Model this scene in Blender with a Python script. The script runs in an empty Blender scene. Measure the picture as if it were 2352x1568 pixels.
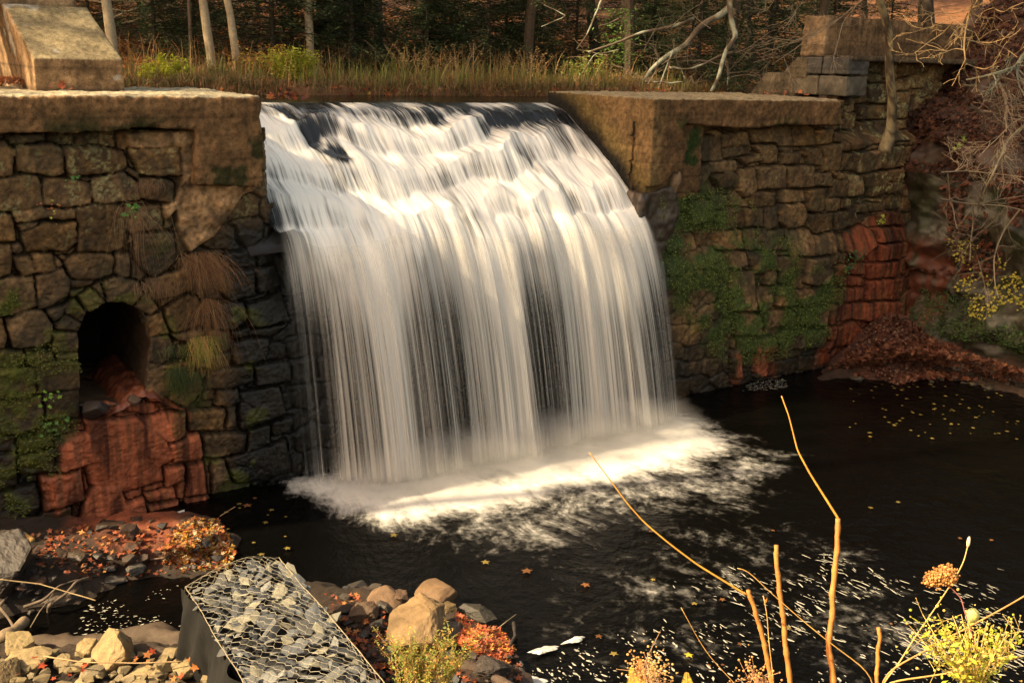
import bpy, math
import numpy as np
R_ = np.random.default_rng(7)
sc = bpy.context.scene
# ------------------------------------------------------------------ camera, sky, sun, exposure
F, H = 2400.0, 5.2
ROLL = math.radians(1.7)
PITCH = math.atan((784 - 132) * math.cos(ROLL) / F)
def _rx(a): return np.array([[1, 0, 0], [0, math.cos(a), -math.sin(a)], [0, math.sin(a), math.cos(a)]])
def _rz(a): return np.array([[math.cos(a), -math.sin(a), 0], [math.sin(a), math.cos(a), 0], [0, 0, 1.]])
CR = _rx(math.pi / 2 - PITCH) @ _rz(ROLL)
CP = np.array([0, 0, H])
from mathutils import Matrix, Vector
cd = bpy.data.cameras.new('camera'); cam = bpy.data.objects.new('camera', cd)
sc.collection.objects.link(cam)
m4 = Matrix([list(CR[i]) + [CP[i]] for i in range(3)] + [[0, 0, 0, 1]])
cam.matrix_world = m4
cd.sensor_width = 36; cd.lens = 36 * F / 2352; cd.clip_end = 800; cd.clip_start = 0.05
sc.camera = cam
SUN_EL, SUN_V = math.radians(40), np.array([-0.925, -0.38])
SUN_V = SUN_V / np.linalg.norm(SUN_V)
w = bpy.data.worlds.new('World'); sc.world = w; w.use_nodes = True
wn = w.node_tree; wn.nodes.clear()
sky = wn.nodes.new('ShaderNodeTexSky'); sky.sky_type = 'NISHITA'; sky.sun_disc = False
sky.sun_elevation = SUN_EL; sky.sun_rotation = math.atan2(SUN_V[0], SUN_V[1]); sky.dust_density = 3
wm = wn.nodes.new('ShaderNodeMix'); wm.data_type = 'RGBA'; wm.blend_type = 'MULTIPLY'; wm.inputs[0].default_value = 1
wm.inputs[7].default_value = (1.0, 0.76, 0.50, 1)
bg = wn.nodes.new('ShaderNodeBackground'); bg.inputs[1].default_value = 0.15
wo = wn.nodes.new('ShaderNodeOutputWorld')
wn.links.new(sky.outputs[0], wm.inputs[6]); wn.links.new(wm.outputs[2], bg.inputs[0]); wn.links.new(bg.outputs[0], wo.inputs[0])
sl = bpy.data.lights.new('sun', 'SUN'); sl.energy = 3.6; sl.angle = math.radians(0.8); sl.color = (1.0, 0.80, 0.50)
so = bpy.data.objects.new('sun', sl); sc.collection.objects.link(so)
sd_ = Vector((SUN_V[0] * math.cos(SUN_EL), SUN_V[1] * math.cos(SUN_EL), math.sin(SUN_EL)))
so.rotation_euler = sd_.to_track_quat('Z', 'Y').to_euler()
vs = sc.view_settings; vs.view_transform = 'Standard'; vs.look = 'None'; vs.exposure = 1.9; vs.gamma = 1
sc.cycles.max_bounces = 8; sc.cycles.transparent_max_bounces = 24
sc.cycles.use_denoising = True

# ------------------------------------------------------------------ frames
def ray(u, v): return CR @ np.array([(u - 1176) / F, -(v - 784) / F, -1.])
def at(u, v, d): return CP + ray(u, v) * d                      # a point at depth d
def onz(u, v, z=0.):
    r = ray(u, v); return CP + r * (z - H) / r[2]
def onplane(u, v, P, n):
    r = ray(u, v); return CP + r * np.dot(P - CP, n) / np.dot(r, n)
A0 = np.array([-4.902, 10.741, 0.]); D = np.array([0.827, 0.563, 0.]); D /= np.linalg.norm(D); N = np.array([D[1], -D[0], 0.])
def W(s, t, z): return A0 + s * D - t * N + np.array([0, 0, 1.]) * z   # wall frame: along, behind, up
def WA(s, t, z):
    s, t, z = np.broadcast_arrays(s, t, z)
    return A0 + s[..., None] * D - t[..., None] * N + z[..., None] * np.array([0, 0, 1.])
def SZ(u, v, t=0.):
    P = onplane(u, v, A0 - t * N, N); return float(np.dot(P - A0, D)), float(P[2])
def ST(P): return np.dot(P - A0, D), -np.dot(P - A0, N)
K_ = 0.6125 / 2.13818
def cp(pts, ox=0, oy=0): return [((x + ox) * K_, (y + oy) * K_) for x, y in pts]

# ------------------------------------------------------------------ noise
def _h(ix, iy, iz, seed):
    h = (ix.astype(np.int64) * 374761393 + iy.astype(np.int64) * 668265263 + iz.astype(np.int64) * 2147483647 // 3 + seed * 974634777) & 0xFFFFFFFF
    h = ((h ^ (h >> 13)) * 1274126177) & 0xFFFFFFFF
    h = ((h ^ (h >> 16)) * 2246822519) & 0xFFFFFFFF
    return ((h ^ (h >> 15)) & 0xFFFFFF) / float(0xFFFFFF)
def vn3(x, y, z, seed=0):
    x, y, z = np.broadcast_arrays(np.asarray(x, float), np.asarray(y, float), np.asarray(z, float))
    ix, iy, iz = np.floor(x), np.floor(y), np.floor(z)
    fx, fy, fz = x - ix, y - iy, z - iz
    fx, fy, fz = [f * f * (3 - 2 * f) for f in (fx, fy, fz)]
    r = 0
    for dx in (0, 1):
        wx = fx if dx else 1 - fx
        for dy in (0, 1):
            wy = fy if dy else 1 - fy
            for dz in (0, 1):
                wz = fz if dz else 1 - fz
                r = r + wx * wy * wz * _h(ix + dx, iy + dy, iz + dz, seed)
    return r
def vn2(x, y, seed=0):
    x, y = np.broadcast_arrays(np.asarray(x, float), np.asarray(y, float))
    ix, iy = np.floor(x), np.floor(y); fx, fy = x - ix, y - iy
    fx = fx * fx * (3 - 2 * fx); fy = fy * fy * (3 - 2 * fy); z0 = np.zeros_like(ix)
    return ((_h(ix, iy, z0, seed) * (1 - fx) + _h(ix + 1, iy, z0, seed) * fx) * (1 - fy)
            + (_h(ix, iy + 1, z0, seed) * (1 - fx) + _h(ix + 1, iy + 1, z0, seed) * fx) * fy)
def fb2(x, y, o=4, seed=0):
    r, a, tt = 0, 1., 0
    for i in range(o):
        r = r + a * vn2(x * 2 ** i + 17.3 * i, y * 2 ** i - 9.1 * i, seed + i); tt += a; a *= .5
    return r / tt
def fb3(P, sc_=1., o=4, seed=0):
    r, a, tt = 0, 1., 0
    for i in range(o):
        k = sc_ * 2 ** i
        r = r + a * vn3(P[..., 0] * k + 5.7 * i, P[..., 1] * k + 3.1 * i, P[..., 2] * k - 7.7 * i, seed + i); tt += a; a *= .5
    return r / tt
def sst(a, b, x):
    t = np.clip((x - a) / (b - a), 0, 1); return t * t * (3 - 2 * t)
def sdf(poly, X, Y):
    """signed distance, positive inside"""
    p = np.asarray(poly, float); q = np.roll(p, -1, 0)
    dmin = np.full(X.shape, 1e9); ins = np.zeros(X.shape, bool)
    for (x0, y0), (x1, y1) in zip(p, q):
        ex, ey = x1 - x0, y1 - y0; L = ex * ex + ey * ey + 1e-12
        t = np.clip(((X - x0) * ex + (Y - y0) * ey) / L, 0, 1)
        dmin = np.minimum(dmin, (X - x0 - t * ex) ** 2 + (Y - y0 - t * ey) ** 2)
        if abs(ey) > 1e-12:
            c = ((y0 > Y) != (y1 > Y)) & (X < (Y - y0) * ex / ey + x0)
            ins ^= c
    return np.where(ins, 1, -1) * np.sqrt(dmin)
def inpoly(poly, x, y): return sdf(poly, np.array([x]), np.array([y]))[0] > 0

# ------------------------------------------------------------------ objects
COL = sc.collection
def link_mesh(name, V, Fc, mat=None, parent=None, col=None, uv=None, attrs=None, smooth=False, origin=None, **pr):
    V = np.asarray(V, float)
    if origin is None: origin = np.array([V[:, 0].mean(), V[:, 1].mean(), V[:, 2].min()])
    base = np.zeros(3)
    if parent is not None:
        pw = np.array(parent.get('_w', (0, 0, 0)), float); base = pw
    me = bpy.data.meshes.new(name)
    V2 = (V - origin).astype(np.float32)
    if isinstance(Fc, np.ndarray):
        nf, k = Fc.shape
        me.vertices.add(len(V2)); me.vertices.foreach_set('co', V2.ravel())
        me.loops.add(nf * k); me.loops.foreach_set('vertex_index', Fc.astype(np.int32).ravel())
        me.polygons.add(nf); me.polygons.foreach_set('loop_start', np.arange(0, nf * k, k, dtype=np.int32))
        me.update(calc_edges=True)
    else:
        me.from_pydata(V2.tolist(), [], Fc); me.update()
    if smooth: me.polygons.foreach_set('use_smooth', np.ones(len(me.polygons), bool))
    if col is not None:
        a = me.color_attributes.new('Col', 'FLOAT_COLOR', 'POINT')
        c = np.ones((len(V2), 4), np.float32); c[:, :3] = col; a.data.foreach_set('color', c.ravel())
    for k_, v_ in (attrs or {}).items():
        a = me.attributes.new(k_, 'FLOAT', 'POINT'); a.data.foreach_set('value', np.asarray(v_, np.float32).ravel())
    if uv is not None:
        a = me.attributes.new('flow', 'FLOAT_VECTOR', 'POINT')
        c = np.zeros((len(V2), 3), np.float32); c[:, :2] = uv; a.data.foreach_set('vector', c.ravel())
    if mat: me.materials.append(mat)
    o = bpy.data.objects.new(name, me); COL.objects.link(o)
    o.location = origin - base
    o['_w'] = [float(x) for x in origin]
    if parent is not None: o.parent = parent
    for k_, v_ in pr.items(): o[k_] = v_
    return o
def empty(name, loc, **pr):
    o = bpy.data.objects.new(name, None); COL.objects.link(o); o.location = loc; o.empty_display_size = .1
    o['_w'] = [float(x) for x in loc]
    for k_, v_ in pr.items(): o[k_] = v_
    return o
def grid_faces(nu, nv, keep=None):
    i = np.arange(nu - 1)[:, None] * nv + np.arange(nv - 1)[None, :]
    f = np.stack([i, i + nv, i + nv + 1, i + 1], -1)
    return f[keep] if keep is not None else f.reshape(-1, 4)
class MB:
    def __init__(s): s.V, s.F, s.C, s.n = [], [], [], 0
    def add(s, V, Fc, c=(1, 1, 1)):
        V = np.asarray(V, float); s.V.append(V)
        s.F += [[int(i) + s.n for i in f] for f in Fc]
        s.C.append(np.broadcast_to(np.asarray(c, float), (len(V), 3))); s.n += len(V)
    def quads(s, Q, c):
        Q = np.asarray(Q, float); k = len(Q); m_ = Q.shape[1]
        s.V.append(Q.reshape(-1, 3)); s.F += (np.arange(k * m_).reshape(k, m_) + s.n).tolist()
        s.C.append(np.repeat(np.broadcast_to(np.asarray(c, float), (k, 3)), m_, 0)); s.n += k * m_
    def build(s, name, mat, parent=None, **kw):
        if not s.V: return None
        return link_mesh(name, np.concatenate(s.V), s.F, mat, parent, col=np.concatenate(s.C), **kw)
def tube(pts, rad, ns=6, cap=True):
    P = np.asarray(pts, float); n_ = len(P); rad = np.broadcast_to(np.asarray(rad, float), (n_,))
    T = np.gradient(P, axis=0); T /= np.linalg.norm(T, axis=1)[:, None] + 1e-9
    up = np.array([0, 0, 1.]) if abs(T[0, 2]) < .9 else np.array([1., 0, 0])
    X = np.cross(T, up); X /= np.linalg.norm(X, axis=1)[:, None] + 1e-9; Y = np.cross(X, T)
    a = np.linspace(0, 2 * np.pi, ns, endpoint=False)
    V = P[:, None] + rad[:, None, None] * (np.cos(a)[None, :, None] * X[:, None] + np.sin(a)[None, :, None] * Y[:, None])
    fs = [[i * ns + j, i * ns + (j + 1) % ns, (i + 1) * ns + (j + 1) % ns, (i + 1) * ns + j] for i in range(n_ - 1) for j in range(ns)]
    if cap: fs += [list(range(ns))[::-1], [(n_ - 1) * ns + j for j in range(ns)]]
    return V.reshape(-1, 3), fs
def spline(pts, n_=24):
    P = np.asarray(pts, float); L = np.r_[0, np.cumsum(np.linalg.norm(np.diff(P, axis=0), axis=1))]
    q = np.linspace(0, L[-1], n_); out = np.stack([np.interp(q, L, P[:, k]) for k in range(P.shape[1])], 1)
    for _ in range(max(1, n_ // 12)): out[1:-1] = (out[:-2] + 2 * out[1:-1] + out[2:]) / 4
    return out

# ------------------------------------------------------------------ materials
def nm(name):
    m = bpy.data.materials.new(name); m.use_nodes = True; nt = m.node_tree
    b = nt.nodes['Principled BSDF']; return m, nt, b
def nd(nt, typ, **kw):
    n_ = nt.nodes.new(typ)
    for k_, v_ in kw.items():
        if True: setattr(n_, k_, v_)
    return n_
def math_(nt, op, a, b=None, clamp=False):
    n_ = nt.nodes.new('ShaderNodeMath'); n_.operation = op; n_.use_clamp = clamp
    for k_, x in enumerate((a, b)):
        if x is None: continue
        if isinstance(x, (int, float)): n_.inputs[k_].default_value = x
        else: nt.links.new(x, n_.inputs[k_])
    return n_.outputs[0]
def noise_(nt, vec, scale, detail=4, rough=.55):
    n_ = nt.nodes.new('ShaderNodeTexNoise'); n_.inputs['Scale'].default_value = scale
    n_.inputs['Detail'].default_value = detail; n_.inputs['Roughness'].default_value = rough
    if vec is not None: nt.links.new(vec, n_.inputs['Vector'])
    return n_.outputs[0]
def rockmat(name, rough=.85, bump=.6, var=.55, scale=1., spec=.35, rvar=.0, dist=.02):
    m, nt, b = nm(name); at_ = nd(nt, 'ShaderNodeAttribute', attribute_name='Col')
    tc = nd(nt, 'ShaderNodeTexCoord').outputs['Object']
    n1 = noise_(nt, tc, 9 * scale, 6, .65); n2 = noise_(nt, tc, 55 * scale, 5, .7)
    s_ = math_(nt, 'ADD', math_(nt, 'MULTIPLY', n1, .55), math_(nt, 'MULTIPLY', n2, .45))
    f = math_(nt, 'ADD', math_(nt, 'MULTIPLY', math_(nt, 'SUBTRACT', s_, .5), var * 4.2), 1.0)
    f = math_(nt, 'MAXIMUM', f, .15)
    vm = nd(nt, 'ShaderNodeVectorMath', operation='SCALE'); nt.links.new(at_.outputs['Color'], vm.inputs[0]); nt.links.new(f, vm.inputs['Scale'])
    nt.links.new(vm.outputs[0], b.inputs['Base Color'])
    bp = nd(nt, 'ShaderNodeBump'); bp.inputs['Strength'].default_value = bump; bp.inputs['Distance'].default_value = dist
    nt.links.new(s_, bp.inputs['Height']); nt.links.new(bp.outputs[0], b.inputs['Normal'])
    b.inputs['Specular IOR Level'].default_value = spec
    if rvar: nt.links.new(math_(nt, 'ADD', math_(nt, 'MULTIPLY', n1, rvar), rough - rvar / 2), b.inputs['Roughness'])
    else: b.inputs['Roughness'].default_value = rough
    return m
def leafmat(name, trans=.35, rough=.6, var=.3):
    m, nt, b = nm(name); at_ = nd(nt, 'ShaderNodeAttribute', attribute_name='Col')
    nt.links.new(at_.outputs['Color'], b.inputs['Base Color']); b.inputs['Roughness'].default_value = rough
    b.inputs['Specular IOR Level'].default_value = .25
    tr = nd(nt, 'ShaderNodeBsdfTranslucent'); nt.links.new(at_.outputs['Color'], tr.inputs[0])
    mx = nd(nt, 'ShaderNodeMixShader'); mx.inputs[0].default_value = trans
    nt.links.new(b.outputs[0], mx.inputs[1]); nt.links.new(tr.outputs[0], mx.inputs[2])
    nt.links.new(mx.outputs[0], nt.nodes['Material Output'].inputs[0]); return m
M_STONE = rockmat('stone_masonry', .8, .7, .6, 1., .3, .3)
M_WET = rockmat('wet_stone', .38, .6, .5, 1., .5, .3)
M_CONC = rockmat('weathered_concrete', .9, 1., 1.1, 1.8, .2, 0, .05)
M_ROCK = rockmat('rock', .75, .6, .45, 1.4, .35, .2)
M_DARKROCK = rockmat('dark_rock', .55, .6, .5, 1.2, .4, .3)
M_SOIL = rockmat('soil', .8, .8, .6, 1.2, .3, .3, .04)
M_BARK = rockmat('bark', .9, .8, .5, 2., .15)
M_WOOD = rockmat('weathered_wood', .75, .5, .5, 2., .25)
M_TWIG = rockmat('twig', .55, .3, .25, 3., .35)
M_LEAF = leafmat('leaf'); M_GRASS = leafmat('grass', .3, .7)
M_WIRE = rockmat('galvanised_wire', .5, .1, .15, 3., .5)
M_CLOTH = rockmat('geotextile', .9, .3, .25, 4., .2)
M_FOAM = rockmat('foam', .6, .4, .1, 4., .3)

# ------------------------------------------------------------------ traced stones (image polygons laid on the wall plane)
c5, c6 = (0, 1497), (0, 2886)
LEFT = [
 ([(60,1085),(360,1075),(365,1140),(90,1165)],0,0),
 ([(-60,1130),(50,1130),(110,1230),(100,1410),(-60,1420)],0,0),
 ([(140,1180),(420,1165),(495,1195),(520,1390),(440,1410),(150,1385),(130,1290)],0,0),
 ([(510,1185),(790,1175),(1000,1215),(1015,1340),(1000,1375),(570,1415),(530,1350)],0,0),
 ([(1050,1200),(1440,1190),(1450,1400),(1300,1415),(1140,1400),(1045,1250)],0,0),
 ([(1030,1350),(1120,1400),(1120,1440),(1010,1375)],0,0),([(110,1200),(135,1220),(130,1270),(110,1260)],0,0),
 ([(-60,1440),(300,1415),(330,1500),(350,1680),(180,1695),(-60,1715)],0,0),
 ([(345,1440),(500,1420),(720,1460),(730,1640),(540,1660),(350,1655)],0,0),([(600,1420),(740,1430),(700,1460)],0,0),
 ([(725,1430),(1000,1385),(1100,1450),(1115,1610),(900,1630),(760,1625),(725,1560)],0,0),
 ([(1125,1440),(1300,1430),(1400,1470),(1390,1625),(1120,1600)],0,0)]
LEFT += [(p, *c5) for p in [
 [(-60,230),(85,225),(140,440),(-60,450)],[(95,210),(350,180),(600,180),(605,260),(400,265),(120,290)],
 [(140,300),(320,285),(300,325),(180,360),(135,320)],[(180,370),(340,300),(600,290),(620,440),(540,520),(230,525),(200,450)],
 [(610,180),(740,140),(980,140),(1010,350),(1005,480),(880,520),(630,530)],[(985,200),(1290,140),(1310,260),(1300,350),(1060,380),(1010,340)],
 [(1090,390),(1390,385),(1410,500),(1410,620),(1330,680),(1230,730),(1130,620),(1080,500)],[(1010,430),(1060,400),(1070,440),(1020,460)],
 [(-60,470),(85,470),(95,600),(80,700),(-60,740)],[(100,470),(170,455),(195,510),(150,545),(100,520)],
 [(110,560),(250,560),(300,690),(200,715),(140,650)],[(265,545),(430,545),(445,670),(350,700),(300,690)],
 [(435,560),(490,600),(510,640),(455,665)],[(525,590),(640,540),(880,535),(915,560),(915,690),(760,745),(570,740),(520,650)],
 [(930,540),(1050,530),(1060,640),(1050,720),(990,730),(930,690)],[(490,560),(535,560),(525,600),(500,600)],
 [(-60,750),(60,720),(270,720),(295,960),(100,1020),(-60,1030)],[(290,720),(500,660),(555,760),(540,880),(400,960),(310,980)],
 [(560,760),(780,750),(740,790),(560,830)],[(550,850),(700,800),(600,890),(560,900)],
 [(520,960),(590,905),(700,1010),(660,1085),(530,1020)],[(620,880),(730,810),(850,935),(730,1005)],[(740,800),(820,770),(850,930)],
 [(830,760),(930,720),(1110,770),(1130,870),(1070,960),(990,925),(860,930)],[(1140,880),(1200,870),(1265,960),(1270,985),(1200,1035),(1080,965)],
 [(1165,1050),(1300,1000),(1320,1080),(1360,1180),(1210,1200),(1180,1100)],
 [(380,975),(530,965),(510,1040),(430,1085),(385,1020)],[(440,1100),(530,1030),(660,1100),(630,1175),(450,1150)],
 [(50,1060),(180,1000),(350,990),(425,1110),(400,1250),(200,1300),(90,1290)],[(-60,1050),(20,1050),(50,1200),(30,1290),(-60,1290)],
 [(420,1180),(620,1180),(635,1320),(450,1335),(415,1290)],[(450,1345),(630,1325),(640,1385),(460,1390)],
 [(220,1370),(380,1330),(440,1340),(420,1390),(300,1440),(215,1430)],[(-60,1310),(190,1320),(210,1420),(110,1470),(-60,1480)],
 [(300,1430),(400,1400),(640,1400),(655,1614),(310,1655),(290,1560)],[(-60,1500),(100,1465),(290,1460),(285,1640),(250,1690),(-60,1700)],
 [(1320,980),(1520,870),(1600,900),(1640,1100),(1400,1180),(1360,1130)],[(1170,750),(1400,690),(1540,650),(1560,830),(1400,880),(1250,910),(1200,850)],
 [(1180,1210),(1360,1190),(1395,1260),(1380,1360),(1260,1440),(1190,1400)],[(1380,1190),(1620,1140),(1640,1200),(1540,1250),(1420,1230)],
 [(1410,1310),(1500,1270),(1545,1340),(1500,1375),(1400,1380)],[(1545,1230),(1640,1200),(1690,1300),(1690,1450),(1560,1470)],
 [(1320,1440),(1540,1400),(1560,1480),(1480,1600),(1350,1610)],[(1690,1160),(1830,1170),(1850,1290),(1750,1330),(1700,1300)],
 [(1700,1340),(1850,1330),(1840,1470),(1720,1480)],[(1780,680),(2050,660),(2060,880),(1850,930),(1780,850)],
 [(2060,670),(2240,640),(2330,820),(2080,860)],[(1740,950),(1960,930),(1980,1060),(1880,1140),(1720,1150)],
 [(1980,960),(2300,860),(2340,1090),(2000,1130)],[(1860,1150),(2000,1140),(2000,1210),(1880,1215)],
 [(2010,1150),(2330,1110),(2200,1190),(2010,1200)],[(1860,1250),(2150,1210),(2150,1370),(1900,1430),(1860,1380)]]]
LEFT += [(p, *c6) for p in [
 [(1150,30),(1330,40),(1370,250),(1300,345),(1200,330),(1140,230)],[(1380,60),(1600,100),(1630,250),(1500,390),(1360,330)],
 [(1700,100),(2020,40),(2025,170),(1850,240),(1640,240)],[(2040,50),(2340,20),(2340,180),(2060,210)],
 [(1750,250),(1910,240),(1920,340),(1830,370),(1730,370)],[(1930,260),(2250,210),(2290,430),(1930,550)],
 [(1520,420),(1800,400),(1780,560),(1520,580)],[(1820,380),(1900,370),(1890,540),(1820,545)],
 [(1630,620),(1850,590),(1975,600),(1960,740),(1700,790),(1640,780)],[(2000,570),(2170,520),(2170,670),(1980,740)],
 [(2190,500),(2352,470),(2352,600),(2190,610)],[(1820,790),(2300,650),(2340,900),(1900,1000),(1850,900)],
 [(1700,810),(1810,800),(1830,950),(1700,1050)],
 [(440,640),(700,580),(780,600),(800,790),(650,850),(450,890)],[(330,940),(650,870),(660,1100),(560,1160),(350,1205)],
 [(700,480),(1100,460),(1330,640),(1380,780),(1280,850),(1300,960),(1000,1050),(720,990),(680,850)],
 [(1110,470),(1300,430),(1500,430),(1480,600),(1330,640)],[(1340,660),(1590,590),(1630,780),(1380,810)],
 [(1500,840),(1630,810),(1650,1060),(1490,1080)],[(730,1010),(960,1000),(1000,1140),(1140,1100),(1160,1290),(640,1290),(660,1130)],
 [(1160,1070),(1380,1010),(1400,1090),(1170,1130)],[(1165,1160),(1430,1120),(1440,1190),(1180,1260)],
 [(1310,860),(1470,840),(1470,950),(1320,1000)],[(1480,1100),(1650,1070),(1700,1120),(1480,1170)],
 [(350,280),(650,230),(660,470),(380,480)],[(-60,300),(340,290),(350,500),(150,590),(-60,600)],[(-60,620),(120,610),(130,740),(-60,750)],
 [(150,650),(430,600),(430,690),(150,770)],[(140,780),(440,710),(440,890),(260,920),(140,930)],[(-60,760),(120,750),(130,1000),(-60,1060)],
 [(-60,1070),(300,1010),(330,1190),(-60,1340)],[(350,1220),(560,1180),(570,1310),(200,1380)],[(660,200),(800,190),(860,330),(700,370)]]]
cR, c4, cT = (4276, 641), (5858, 0), (5858, 1390)
RIGHT = [(p, *cR) for p in [
 [(1215,440),(1350,430),(1360,560),(1225,560)],[(1225,575),(1350,570),(1355,670),(1225,685)],[(1365,460),(1580,460),(1600,650),(1560,665),(1365,670)],
 [(1590,440),(1800,430),(1815,535),(1600,550)],[(1810,420),(1990,385),(2005,500),(1860,520)],[(1605,560),(1820,540),(1830,605),(1610,645)],
 [(1490,430),(1560,405),(1600,440),(1580,465)],[(1220,350),(1450,350),(1450,415),(1330,420)],[(2000,390),(2030,370),(2155,365),(2160,540),(2070,545),(2010,500)],
 [(2165,365),(2340,370),(2352,500),(2340,535),(2165,535)],[(1250,720),(1480,690),(1490,780),(1420,910),(1240,900),(1235,820)],
 [(1490,670),(1720,655),(1730,740),(1500,765)],[(1730,640),(1900,610),(1920,660),(1790,690)],[(1850,540),(2030,530),(2055,590),(2040,680),(1930,680),(1900,600)],
 [(2060,550),(2170,550),(2170,590),(2065,590)],[(2070,600),(2230,590),(2225,685),(2080,690)],[(2270,550),(2400,560),(2400,690),(2300,690)],
 [(1520,780),(1700,750),(1730,800),(1725,880),(1580,895)],[(1740,740),(1870,720),(1885,900),(1790,960),(1735,900)],[(1890,710),(2110,700),(2110,880),(1900,890)],
 [(2125,710),(2330,700),(2330,870),(2140,880)],[(1120,810),(1190,765),(1215,830),(1195,950),(1100,940)],[(1830,920),(2030,910),(2030,1030),(1840,1040)],
 [(2070,895),(2270,895),(2270,990),(2080,1005)],[(2280,900),(2420,890),(2420,1060),(2280,1070)],[(1785,1050),(1930,1045),(1935,1190),(1790,1200)],
 [(2080,1020),(2240,1010),(2275,1100),(2250,1190),(2130,1215),(2075,1150)],[(1940,1040),(2060,1030),(2050,1190),(1950,1230)],
 [(1550,1080),(1765,1040),(1770,1200),(1560,1230)],[(1770,1220),(1920,1205),(1880,1370),(1750,1375)],[(1530,1240),(1740,1220),(1740,1370),(1530,1380)],
 [(1900,1240),(2085,1220),(2090,1370),(1900,1380)],[(2110,1220),(2290,1210),(2280,1400),(2110,1420)],[(1110,1150),(1250,1150),(1270,1350),(1120,1400)],
 [(1330,1000),(1520,980),(1520,1150),(1340,1180)],[(1600,1400),(1730,1390),(1720,1500),(1610,1530)],[(1760,1400),(1970,1390),(1980,1540),(1780,1550)],
 [(2000,1430),(2130,1420),(2150,1560),(1990,1560)]]]
RIGHT += [(p, *c4) for p in [
 [(780,1050),(905,1045),(910,1160),(780,1170)],[(905,890),(970,880),(990,950),(950,1050),(910,1050)],[(1000,900),(1100,895),(1110,970),(1000,970)],
 [(1110,890),(1215,880),(1220,960),(1120,965)],[(985,990),(1060,980),(1140,990),(1130,1060),(1000,1065)],[(1145,980),(1220,970),(1230,1060),(1150,1060)],
 [(915,1070),(1060,1100),(1060,1150),(920,1150)],[(1075,1090),(1230,1080),(1220,1210),(1090,1220)],[(995,1160),(1075,1150),(1080,1225),(995,1230)],
 [(820,1180),(985,1170),(980,1390),(830,1390)],[(990,1250),(1170,1240),(1160,1390),(985,1390)],[(660,1230),(810,1200),(815,1330),(760,1340)],
 [(1180,1250),(1330,1220),(1340,1370),(1230,1415),(1155,1400)],[(1350,1200),(1550,1190),(1555,1350),(1400,1380),(1350,1370)],
 [(1210,1430),(1380,1390),(1395,1470),(1390,1560),(1240,1605)],[(1400,1390),(1510,1380),(1515,1440),(1470,1485),(1400,1470)],
 [(1390,1490),(1495,1480),(1490,1575),(1400,1580)],[(900,1400),(1060,1400),(1040,1450),(950,1450)],[(905,1450),(1050,1460),(1050,1600),(890,1600)],
 [(1060,1420),(1195,1430),(1190,1590),(1060,1600)],[(750,1410),(890,1400),(900,1510),(750,1510)],[(1110,450),(1240,450),(1240,590),(1110,590)],
 [(1310,460),(1410,460),(1420,600),(1300,590)],[(1190,600),(1250,600),(1250,710),(1190,710)],[(1310,610),(1400,600),(1400,670),(1320,680)],
 [(1420,460),(1520,470),(1500,600),(1420,600)],[(1410,610),(1510,610),(1500,670),(1410,680)],[(1520,480),(1650,480),(1640,640),(1520,640)],
 [(1410,690),(1590,690),(1590,850),(1410,840)],[(1600,660),(1740,640),(1740,740),(1600,750)],[(1610,760),(1740,750),(1730,850),(1610,850)],
 [(1330,720),(1390,730),(1390,850),(1330,855)],[(1320,870),(1380,870),(1380,980),(1330,980)],[(1390,870),(1530,860),(1530,980),(1390,980)],
 [(1550,860),(1730,850),(1720,970),(1550,980)],[(1320,1000),(1430,1000),(1430,1160),(1320,1170)],[(1445,990),(1610,985),(1600,1140),(1440,1150)],
 [(1620,990),(1700,990),(1690,1060),(1620,1060)],[(940,780),(1000,790),(1000,860),(960,865)],[(1010,795),(1090,790),(1100,860),(1010,865)],
 [(1110,770),(1170,770),(1170,850),(1110,855)],[(1180,770),(1250,760),(1250,860),(1190,860)],[(1750,620),(1900,600),(1850,720),(1750,730)],
 [(925,440),(1100,440),(1095,595),(925,600)],[(935,620),(1020,640),(1010,740),(940,765)],[(1030,610),(1170,600),(1170,740),(1060,755)],[(1660,480),(1900,470),(1880,590),(1660,630)]]]
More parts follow.
